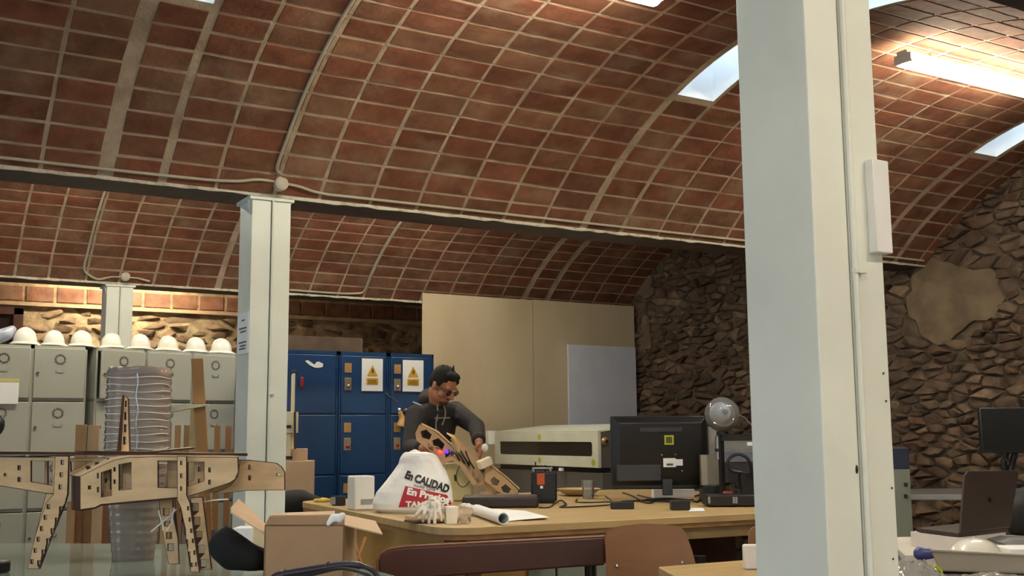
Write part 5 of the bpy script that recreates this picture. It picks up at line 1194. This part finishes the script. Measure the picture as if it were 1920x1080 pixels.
for hip, kn, an in legs: Tm.chain([(hip+ZU*.03, .105), (kn, .075), (an+ZU*.02, .062)])
organic('trousers', Tm, M_jean, person, voxel=.012, it=3)
S_ = MB()
for hip, kn, an in legs: S_.cap(V((an.x, an.y, .045)), V((an.x, an.y, .042))-FH*.13+RH*.11, .048, .04); S_.box(V((an.x, an.y, .012))-FH*.06+RH*.05, (.1, .26, .024), rz=-YAW+.7)
organic('shoes', S_, M_black2, person, voxel=.012, it=2)
# hair: cap, fringe and a stray tuft
Hr = MB(); Hr.ball(Hd(0, -.027, .045), (.081, .092, .084), 20, 14, HM); Hr.ball(Hd(0, -.06, .0), (.072, .056, .07), 16, 10, HM); Hr.ball(Hd(0, .03, .098), (.058, .045, .026), 16, 10, HM)
for s_ in (-1, 1): Hr.ball(Hd(.068*s_, -.0, .03), (.014, .03, .034), 10, 8, HM)
for k in range(26):
    a = rnd(-1, 1); b = rnd(-.07, .06); p_ = Hd(.055*a, b, .105-.05*a*a-.5*max(0, b)**1.4-.3*max(0, -b)**1.2); Hr.chain([(p_, .012), (p_+HM @ V((rnd(-.01, .01), rnd(-.012, .006), rnd(.012, .024))), .005)])
p_ = Hd(-.01, .0, .115); Hr.chain([(p_, .011), (p_+ZU*.02+RH*.004, .008), (p_+ZU*.04+RH*.006, .005)]); p_ = Hd(.03, -.05, .105); Hr.chain([(p_, .012), (p_+ZU*.022-RH*.006, .006)])
organic('hair', Hr, M_hair, person, voxel=.0055, it=2)
be = MB(); be.ball(Hd(0, .062, -.088), (.038, .03, .022), 14, 8, HM); be.ball(Hd(0, .09, -.048), (.024, .008, .006), 10, 6, HM)
organic('beard', be, mat('stubble', (74, 50, 42), .9, var=.2, scale=40), person, voxel=.005, it=2)
gl = MB()
for s_ in (-1, 1):
    pts = [Hd(.034*s_+.026*cos(a), .096-.004*abs(cos(a)), .006+.018*sin(a)) for a in [2*pi*i/14 for i in range(15)]]; gl.tube(pts, .0026, 6); gl.tube([Hd(.058*s_, .09, .01), Hd(.078*s_, .05, .012), Hd(.08*s_, -.005, .008)], .003, 6)
gl.tube([Hd(-.01, .1, .012), Hd(.01, .1, .012)], .003, 6); gl.build('glasses', M_black, person)
M_lens = film('dark_lens', (200, 195, 190), .97, .1, 1.2)
for s_ in (-1, 1): MB().cyl(Hd(.034*s_, .095, .006), Hd(.034*s_, .097, .006), .022, n=16).build('lens', M_lens, person)
# drawstrings, sleeve stripe, chest print: laid on the hoodie
hod = [o for o in person.children if o.name.startswith('hoodie')][0]; hb = BVHTree.FromPolygons([tuple(v.co) for v in hod.data.vertices], [tuple(p.vertices) for p in hod.data.polygons])
def onh(px, py, lift=.005):
    d = ray(px, py).normalized(); h = hb.ray_cast(CAM, d); return (h[0]-d*lift) if h[0] is not None else Q(px, py, -.15)
M_str = mat('drawstring', (170, 166, 160), .8)
MB().tube([onh(819+2*sin(i*.6), 757+i*5.2, .008) for i in range(12)], .0042, 6).build('drawstring', M_str, person); MB().tube([onh(831+4*sin(i*.4), 757+i*4.4, .008) for i in range(10)], .0042, 6).build('drawstring', M_str, person)
MB().tube([onh(774+i*2, 754+i*.8, .004) for i in range(9)], .006, 6).build('sleeve_stripe', M_str, person)
for a, b, y in ((815, 843, 784), (817, 821, 788)): MB().tube([onh(a+(b-a)*i/8, y-.1*i, .004) for i in range(9)], .004, 5).build('chest_print', M_str, person)

# ================================================================== THE PLYWOOD PART IN HIS HANDS
DQ = 6.62
ra = thing('plywood_robot_arm', 'laser-cut plywood arm with wires and lights held by the man', 'robot arm', V((*PD(880, 930, DQ).xy, HT)))
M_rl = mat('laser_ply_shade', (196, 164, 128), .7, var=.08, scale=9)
def rp(name, outer, D, holes=(), t=.012, mt=M_rl): return burn(name, W(outer, D), FH*t, [W(h, D) for h in holes], ra, mt, skin=(W(inset_px(outer, .7), D), [W(inset_px(h, -.5), D) for h in holes]))
PA = [(786, 795), (798, 799), (820, 812), (846, 836), (852, 843), (849, 858), (836, 868), (826, 868), (812, 852), (795, 838), (780, 826), (778, 812)]
PAH = [[(789, 809), (799, 806), (809, 815), (805, 824), (792, 820)], [(811, 826), (822, 822), (833, 833), (829, 844), (814, 839)], [(803, 832), (811, 838), (812, 846), (804, 841)], [(834, 846), (842, 843), (844, 851), (836, 858)]]
rp('side_plate', PA, DQ, PAH)
def member(name, pts, wpx, D, mt=M_rl, t=.012):
    P2 = [V((x, y)) for x, y in pts]; L2, R2 = [], []
    for i, p_ in enumerate(P2):
        d = (P2[min(i+1, len(P2)-1)]-P2[max(i-1, 0)]).normalized(); n = V((-d.y, d.x))*wpx/2; L2.append(p_+n); R2.append(p_-n)
    burn(name, [PD(p_.x, p_.y, D) for p_ in L2+R2[::-1]], FH*t, [], ra, mt)
for d2 in (-.03, .1):
    o2 = 0 if d2 < 0 else 8
    member('strut', [(855+o2, 849-o2*.5), (880+o2, 870-o2*.5), (905+o2, 898-o2*.5), (921+o2, 928)], 8, DQ+d2)
    member('arc_rib', [(827+o2, 870), (836+o2, 863), (851+o2, 859), (867+o2, 872), (880+o2, 893), (891+o2, 908)], 9, DQ+d2-.01)
    member('strut', [(846+o2, 822), (868+o2, 842), (895+o2, 869), (910+o2, 878)], 6, DQ+d2)
for a_, b_ in (((860, 836), (858, 852)), ((878, 852), (872, 862)), ((893, 868), (888, 878)), ((872, 878), (885, 878)), ((884, 895), (898, 893)), ((893, 908), (908, 906)), ((900, 925), (921, 922))): member('cross_brace', [a_, b_], 6, DQ-.028)
PC_ = [(908, 872), (918, 872), (950, 897), (972, 918), (972, 926), (950, 932), (930, 920), (908, 902)]
PCH = [[(920, 900), (926, 894), (936, 902), (932, 910), (922, 908)], [(940, 914), (948, 908), (958, 917), (953, 924), (944, 922)]]
rp('end_plate', PC_, DQ-.06, PCH)
def edge(pts, D, w_=.1): 
    mb = MB(); P_ = W(pts, D)
    for a, b in zip(P_, P_[1:]): mb.quadbox([a, b, b+FH*w_, a+FH*w_, a+ZU*.008, b+ZU*.008, b+FH*w_+ZU*.008, a+FH*w_+ZU*.008])
    mb.build('edge_skin', M_laser, ra, smooth=30)
edge([(790, 796), (820, 811), (846, 835)], DQ-.005); edge([(858, 847), (882, 866), (907, 895), (924, 925)], DQ-.035, .03); edge([(918, 871), (950, 896), (974, 918)], DQ-.065, .03)

MB().tube([PD(905, 931, DQ-.05), PD(870, 935, DQ-.04)], .012, 8).build('foot_rod', M_rl, ra); MB().tube([PD(960, 930, DQ-.06), PD(995, 932, DQ-.06)], .01, 8).build('foot_rod', M_rl, ra)
for i in range(5): MB().tube(spline([PD(838+i*3, 812+i, DQ-.02), PD(850+i*2, 822+i*2, DQ-.05), PD(856+i, 836+i, DQ-.04), PD(862-i*2, 848+i*2, DQ-.03)], 5), .0045, 6).build('wire', mat('yellow_wire', (214, 186, 92), .5) if i % 2 else M_laser, ra)
for i in range(4): MB().tube(spline([PD(846+i*9, 846, DQ-.03), PD(855+i*8, 852+i*3, DQ-.06), PD(862+i*9, 864+i*5, DQ-.045)], 5), .005, 6).build('wire', M_black, ra)
MB().tube(spline([PD(862, 872, DQ-.02), PD(856, 888, DQ-.03), PD(858, 905, DQ-.03), PD(868, 913, DQ-.03), PD(879, 905, DQ-.03), PD(882, 893, DQ-.02)], 5), .0026, 6).build('wire', M_black, ra); MB().tube([PD(853, 890, DQ), PD(854, 902, DQ-.01)], .005, 6).build('wire', M_black, ra)
MB().ball(PD(825, 847, DQ-.012), .009, 10, 8).build('red_light', mat('red_led', (255, 40, 40), .4, var=0, emit=6), ra); MB().ball(PD(838, 847, DQ-.012), .011, 10, 8).build('blue_light', mat('blue_led', (70, 40, 255), .4, var=0, emit=3), ra)
c = PD(909, 868, DQ-.09); MB().box(c, (.085, .05, .05), M=Matrix.Rotation(-YAW+.5, 3, 'Z') @ Matrix.Rotation(-.35, 3, 'Y')).build('servo_block', mat('servo_white', (224, 214, 186), .5), ra, bevel=.005)
MB().ball(PD(909, 840, DQ+.2), (.022, .022, .026), 12, 8).build('joint_knob', M_white, ra)
for x, y in ((848, 850), (905, 882), (880, 868)): MB().cyl(PD(x, y, DQ-.04), PD(x, y, DQ+.1), .012, n=12).build('axle', M_dark, ra)
# ================================================================== CHAIRS AND TABLE AT THE RIGHT FOREGROUND
M_chair = mat('chair_plywood', (150, 106, 74), .45, var=.06, scale=4, stretch=(1, 1, 4))
DC = 4.35; t = thing('plywood_chair', 'chair with curved brown plywood backrest and two bolts in front of the table', 'chair', V((*PD(1222, 1080, DC).xy, 0)))
ou = [(1137, 1090), (1134, 1005), (1138, 996), (1150, 989), (1175, 985), (1215, 983), (1258, 984), (1276, 989), (1286, 998), (1297, 1030), (1313, 1090)]
cxp = 1222
def bend(P_, px): 
    u = (px-cxp)/90.; return P_+FH*(-.028*u*u+.02)
front = [bend(PD(x, y, DC), x) for x, y in ou]
mb = MB(); nX = 16
def lim(y):    # left/right limits of the outline at pixel row y
    Lx = [(983, 1205), (985, 1175), (989, 1150), (996, 1138), (1005, 1134), (1090, 1137), (1120, 1138)]; Rx = [(983, 1222), (985, 1262), (989, 1276), (998, 1286), (1030, 1297), (1090, 1313), (1120, 1318)]
    def ip(T_):
        for (a, b), (c_, d) in zip(T_, T_[1:]):
            if a <= y <= c_: return b+(d-b)*(y-a)/(c_-a)
        return T_[-1][1]
    return ip(Lx), ip(Rx)
ys_ = [983, 984, 985.5, 987, 989, 992, 996, 1001, 1010, 1030, 1060, 1090, 1120]
def cb(off):
    def fn(u, v):
        k = v*(len(ys_)-1); i = min(int(k), len(ys_)-2); y = ys_[i]+(ys_[i+1]-ys_[i])*(k-i); l, r = lim(y); x = l+(r-l)*u; return bend(PD(x, y, DC+off), x)
    return fn
mb.grid(cb(0), nX, 12).grid(cb(.011), nX, 12)
k = (nX+1)*13
ed = [i for i in range(nX+1)]+[(nX+1)*j+nX for j in range(1, 13)]+[(nX+1)*12+nX-i for i in range(1, nX+1)]+[(nX+1)*(12-j) for j in range(1, 12)]
for a, b in zip(ed, ed[1:]+ed[:1]): mb.f.append((a, b, b+k, a+k))
mb.build('backrest', M_chair, t, smooth=35)
for x, y in ((1157, 1062), (1280, 1056)): MB().ball(bend(PD(x, y, DC-.002), x), (.009, .009, .009), 12, 8).build('bolt', M_chrome, t)
c = PD(1222, 1080, DC); c.z = 0; fwd = FH; 
MB().plate([V((c.x, c.y, .44))+RH*a+FH*b for a, b in [(p[0], p[1]) for p in rrect(-.2, .03, .2, .42, .06)]], (0, 0, .014)).build('seat', M_chair, t, smooth=30)
for s_ in (-1, 1):
    MB().tube(spline([V((c.x, c.y, .0))+RH*.2*s_-FH*.03, V((c.x, c.y, .44))+RH*.19*s_+FH*.05, V((c.x, c.y, .5))+RH*.18*s_+FH*.035, V((c.x, c.y, .70))+RH*.16*s_+FH*.02], 6), .011, 8).build('rear_leg', M_dark, t)
    MB().tube([V((c.x, c.y, 0))+RH*.21*s_+FH*.42, V((c.x, c.y, .43))+RH*.18*s_+FH*.38], .011, 8).build('front_leg', M_dark, t); MB().tube([V((c.x, c.y, .43))+RH*.18*s_+FH*.38, V((c.x, c.y, .43))+RH*.19*s_+FH*.05], .011, 8).build('seat_rail', M_dark, t)
# second chair, only an edge shows beside the column
DC2 = 4.6; t = thing('plywood_chair', 'second plywood chair, mostly hidden behind the big white column', 'chair', V((*PD(1470, 1060, DC2).xy, 0)))
MB().plate([PD(x, y, DC2) for x, y in rrect(1404, 986, 1560, 1120, 18)], FH*.012).build('backrest', M_chair, t, smooth=30); c = PD(1480, 1080, DC2)
MB().plate([V((c.x, c.y, .44))+RH*a+FH*b for a, b in rrect(-.18, .03, .18, .4, .05)], (0, 0, .014)).build('seat', M_chair, t, smooth=30)
for a, b in ((-.16, .04), (.16, .04), (-.16, .36), (.16, .36)): MB().tube([V((c.x, c.y, 0))+RH*a+FH*b, V((c.x, c.y, .45 if b > .1 else .75))+RH*a*.95+FH*(b if b > .1 else .014)], .011, 8).build('leg', M_dark, t)
# nearer wooden table, only its far edge shows
t = thing('wooden_table', 'nearer wooden table whose far edge shows beside the big column', 'table', (2.55, 2.4, 0))
ft = [PZ(1235, 1080, .75-.03), PZ(1402, 1066, .75-.03), V((2.62, 2.72, .72)), V((2.48, 2.2, .72)), V((2.0, 2.25, .72))]
MB().plate(ft, (0, 0, .03)).build('table_top', M_top, t, smooth=0, bevel=.004)
for p_ in ((2.1, 2.35), (2.45, 2.3), (2.54, 2.64), (2.3, 2.66)): MB().bb((p_[0]-.025, p_[1]-.025, 0), (p_[0]+.025, p_[1]+.025, .72)).build('leg', M_dark, t)
o = boxpx('white_case', 1396, 1021, 1450, 1066, (PZ(1420, 1066, .75)-CAM).dot(FH)-.03, .03, M_white, 'white case standing on the nearer wooden table by the big column', 'case', .75, .006)
# clutter in the shade under the work table
q = PD(1312, 1062, 5.2); o = MB().lathe([(0, 0), (.06, 0), (.065, .2), (.05, .26), (.03, .27), (.03, .3), (0, .3)], V((q.x, q.y, .32)), 20).build('black_flask', M_black); tag(o, 'black flask on the stool under the work table', 'flask')
t = thing('low_stool', 'low dark stool under the right part of the work table', 'stool', V((q.x, q.y, 0))); c = V((q.x, q.y, 0))+RH*.1
MB().box(c+ZU*.305, (.4, .3, .03), rz=-YAW).build('seat', M_frame, t)
for a, b in ((-.17, -.12), (.17, -.12), (-.17, .12), (.17, .12)): MB().cyl(c+RH*a+FH*b, c+RH*a+FH*b+ZU*.29, .015, n=8).build('leg', M_frame, t)
q = PD(1357, 1062, 5.2); o = MB().lathe([(0, 0), (.035, 0), (.036, .14), (.02, .2), (0, .2)], V((q.x, q.y, .32)), 18).build('grey_bottle', mat('grey_bottle', (150, 150, 150), .4)); tag(o, 'pale grey bottle on the stool under the work table', 'bottle')

# ================================================================== RIGHT EDGE: desk with laptop, monitor and wall furniture
DR = 3.7
ZD = PD(1740, 1026, DR).z
t = thing('side_desk', 'pale desk carrying the laptop at the right edge', 'desk', V((3.4, 2.2, 0)))
dp_ = [PZ(1672, 1013, ZD-.025), PZ(2200, 1000, ZD-.025), V((3.9, 1.2, ZD-.025)), V((2.75, 1.75, ZD-.025))]
dp_ = [PD(1660, 1012, 4.05), PD(2150, 1012, 4.15), PD(2200, 1012, 3.42), PD(1695, 1012, 3.48)]
dp_ = [V((p_.x, p_.y, ZD-.022)) for p_ in dp_]
MB().plate(dp_, (0, 0, .022)).build('desk_top', mat('pale_desk', (206, 200, 188), .5, var=.04), t, smooth=0, bevel=.003)
cxy = sum(dp_, V((0, 0, 0)))/4
for p_ in dp_: 
    q = p_.lerp(cxy, .12); MB().cyl((q.x, q.y, 0), (q.x, q.y, ZD-.022), .02, n=10).build('leg', M_metal, t)
# thin boxed pedestal under the laptop
A, Bp, C_ = PD(1707, 1001, DR+.05), PD(1802, 1004, DR-.18), PD(1886, 997, DR)
t = thing('laptop_riser', 'white slab box under the open laptop', 'box', V((A.x, A.y, ZD)))
Df = A+(C_-Bp); base = [V((p_.x, p_.y, ZD)) for p_ in (A, Bp, C_, Df)]; zz = ZD+.047
MB().plate(base, (0, 0, .047)).build('slab', mat('riser_white', (216, 206, 198), .5, var=.03), t, smooth=0, bevel=.002)
# laptop: open, lid back towards the camera
lp = thing('laptop', 'open grey-brown laptop seen from behind its lid, at the right edge', 'laptop', V((base[1].x, base[1].y, zz)))
M_lap = mat('laptop_shell', (74, 62, 58), .4, metal=.3, var=.04)
e_ = (base[2]-base[1]); e_.z = 0; L_ = e_.length; e_.normalize(); b_ = (base[0]-base[1]); b_.z = 0; bn = b_.normalized()
P0 = PD(1797, 1001, DR-.17); P0.z = zz+.016; wl = .31
P1 = PD(1891, 995, DR+.01); P1.z = zz+.016
T0, T1 = PD(1806, 885, DR-.12), PD(1907, 884, DR+.06); nn = (P1-P0).cross(T0-P0).normalized()*.007
pl = [P0, P1, T1, T1.lerp(T0, .04)+ZU*.003, T0.lerp(T1, .06)+ZU*.003, T0.lerp(P0, .06)]
MB().plate(pl, nn).build('lid', M_lap, lp, smooth=0, bevel=.002)
q = P0.lerp(T1, .5)+(T0-P0)*.02; MB().cyl(q-nn*.3, q+nn*1.2, .007, n=12).build('badge', M_black, lp)
bb_ = [P0-ZU*.014, P1-ZU*.014, P1-ZU*.014+(bn*.2), P0-ZU*.014+(bn*.2)]; MB().plate(bb_, (0, 0, .013)).build('base', M_lap, lp, smooth=0, bevel=.002)
# hard hat, tray, blue tape, film
q = PD(1828, 1046, DR-.42); t = thing('hard_hat', 'white hard hat lying on the desk in front of the laptop', 'hard hat', V((q.x, q.y, ZD)), .6); t.scale = (.95, .95, .55)
for p_ in proto: c = p_.copy(); c.parent = t; c.matrix_parent_inverse = Matrix.Identity(4); COL.objects.link(c)
DTn = 3.08
t = thing('grey_tray', 'grey metal tray in front of the hard hat', 'tray', V((*PD(1840, 1060, DTn).xy, ZD)))
fa = [PD(1746, 1033, DTn+.05), PD(1765, 1071, DTn), PD(1990, 1078, DTn-.05), PD(1990, 1046, DTn-.02)]
MB().plate(fa, FH*.006).build('front_side', mat('tray_grey', (128, 122, 112), .5, var=.05), t, smooth=0)
MB().tube([PD(1744, 1032, DTn+.05), PD(1850, 1038, DTn+.02), PD(1992, 1045, DTn-.02)], .005, 8).build('rim', mat('tray_rim', (158, 150, 140), .4), t)
bk_ = [PD(1746, 1033, DTn+.05), PD(1990, 1046, DTn-.02)]; MB().quadbox([fa[1], fa[2], fa[2]+FH*.22, fa[1]+FH*.22, fa[1]+ZU*.004, fa[2]+ZU*.004, fa[2]+FH*.22+ZU*.004, fa[1]+FH*.22+ZU*.004]).build('bottom', MATS['tray_grey'], t, smooth=0)
ZS = ZD
nd = thing('front_table', 'dark topped table under the tray at the bottom right corner', 'table', V((*PD(1850, 1090, 2.9).xy, 0)))
np_ = [PD(x, 1085, d) for x, d in ((1715, 3.34), (2180, 3.3), (2250, 2.45), (1745, 2.45))]; np_ = [V((p_.x, p_.y, ZS-.03)) for p_ in np_]
MB().plate(np_, (0, 0, .024)).build('table_top', mat('dark_top', (70, 62, 56), .5), nd, smooth=0); cxy = sum(np_, V((0, 0, 0)))/4
for p_ in np_: q = p_.lerp(cxy, .12); MB().cyl((q.x, q.y, 0), (q.x, q.y, ZS-.03), .02, n=8).build('leg', M_dark, nd)
q = PD(1733, 1038, DTn+.1); o = organic('blue_tape', MB().cap(q-RH*.012, q+RH*.02, .02, .016), mat('blue_plastic', (70, 78, 140), .4), voxel=.005); tag(o, 'blue plastic bundle at the left end of the grey tray', 'bundle')
q = PD(1752, 1061, DTn-.03); o = MB().tube([q, q+RH*.015-ZU*.012, q+RH*.02-ZU*.03], .006, 6).build('lime_strap', mat('lime', (184, 186, 40), .5)); tag(o, 'small lime strap hanging at the tray corner', 'strap')
def filmheap(px, py, D, rx, ry, h, label, seed):
    c = PD(px, py, D)
    def fn(u, v):
        x, y = (u-.5)*2, (v-.5)*2; e = max(0, 1-x*x)**.5*max(0, 1-y*y)**.5
        n = _ns.noise(V((x*2+seed, y*2, seed)))*.35+_ns.noise(V((x*7+seed, y*7, 1)))*.16
        return V((c.x, c.y, ZS-.004))+RH*rx*x+FH*ry*y+ZU*max(0, h*e*(.75+n))
    o = MB().grid(fn, 40, 26).build('plastic_film', film('crinkled_film', (232, 232, 228), .66, .06, 1.6), smooth=18); return tag(o, label, 'plastic film')
filmheap(1716, 1085, 2.86, .075, .09, .072, 'crinkled clear plastic heap beside the big column', 3); filmheap(1872, 1085, 2.72, .17, .1, .05, 'crinkled clear plastic film in front of the grey tray', 8)
# black bag right of the laptop
o = organic('black_bag', MB().chain([(PD(1912, 972, 4.1), .07), (PD(1935, 950, 4.15), .08), (PD(1950, 975, 4.1), .08)]), M_black2, voxel=.014, it=5); tag(o, 'black bag behind the laptop at the right edge', 'bag')
o = MB().plate([PD(x, y, 3.5) for x, y in ((1872, 1016), (1900, 1009), (1990, 1014), (1990, 1026), (1890, 1024))], FH*.1).build('black_pouch', mat('grey_cloth', (150, 150, 150), .9), smooth=0, bevel=.006); tag(o, 'flat grey cloth right of the hard hat', 'cloth')
o = boxpx('white_tray', 1896, 1029, 1990, 1040, 3.3, .12, M_paper, 'white flat carton at the right edge behind the tray', 'carton', ZD)
# far wall: monitor on a desk, steel counter, cabinet
DMn = 6.2; t = thing('wall_monitor', 'black monitor on a stand near the stone wall at the right edge', 'monitor', V((*PD(1900, 905, DMn).xy, .7)))
lbox(t, 'screen_frame', 1842, 763, 2010, 850, DMn, .04, M_black, .006); lbox(t, 'screen', 1846, 766, 2006, 846, DMn-.003, .006, mat('dark_screen', (18, 18, 20), .2), 0)
for x in (1888, 1904): MB().tube(spline([PD(x, 845, DMn+.05), PD(x-6, 870, DMn+.05), PD(1890, 905, DMn+.05)], 5), .018, 8).build('stand_arm', M_black, t)
MB().tube(spline([PD(1885, 848, DMn), PD(1886, 858, DMn), PD(1892, 866, DMn)], 4), .008, 6).build('cable', M_black, t)
zc_ = PD(1890, 908, DMn).z; p_ = PD(1890, 905, DMn+.05); MB().cyl((p_.x, p_.y, zc_-.02), (p_.x, p_.y, zc_), .1, n=20).build('stand_base', M_black, t)
DCt = 5.7; t = thing('steel_counter', 'narrow polished steel counter along the stone wall', 'counter', V((*PD(1740, 915, DCt).xy, 0)))
A, Bq = PD(1660, 913, DCt), PD(2050, 913, DCt-.2); zc_ = zc_-.02
A.z = Bq.z = zc_-.03; MB().quadbox([A, Bq, Bq+FH*.75, A+FH*.45, A+ZU*.03, Bq+ZU*.03, Bq+FH*.75+ZU*.03, A+FH*.45+ZU*.03]).build('top', M_metal, t, smooth=0, bevel=.004)
for k in (.03, .97): q = A.lerp(Bq, k)+FH*.08; MB().cyl((q.x, q.y, 0), (q.x, q.y, zc_-.03), .02, n=10).build('leg', M_metal, t)
DCb = 5.35; t = thing('steel_cabinet', 'grey cabinet with dark blue top beside the big column', 'cabinet', V((*PD(1670, 1010, DCb).xy, 0)))
A, Bq = PD(1600, 880, DCb), PD(1706, 880, DCb); zm = A.z; ztp = PD(1650, 840, DCb).z; c = (A+Bq)/2+FH*.12
MB().box(V((c.x, c.y, zm/2)), ((Bq-A).length, .24, zm), rz=-YAW).build('body', mat('cabinet_grey', (128, 132, 118), .5, var=.04), t, bevel=.004); MB().box(V((c.x, c.y, (zm+ztp)/2)), ((Bq-A).length, .24, ztp-zm), rz=-YAW).build('top_box', mat('cabinet_navy', (34, 42, 66), .5), t, bevel=.004)
for y in (908, 930): lbox(t, 'latch', 1697, y-3, 1702, y+4, DCb-.012, .02, M_black, .002)
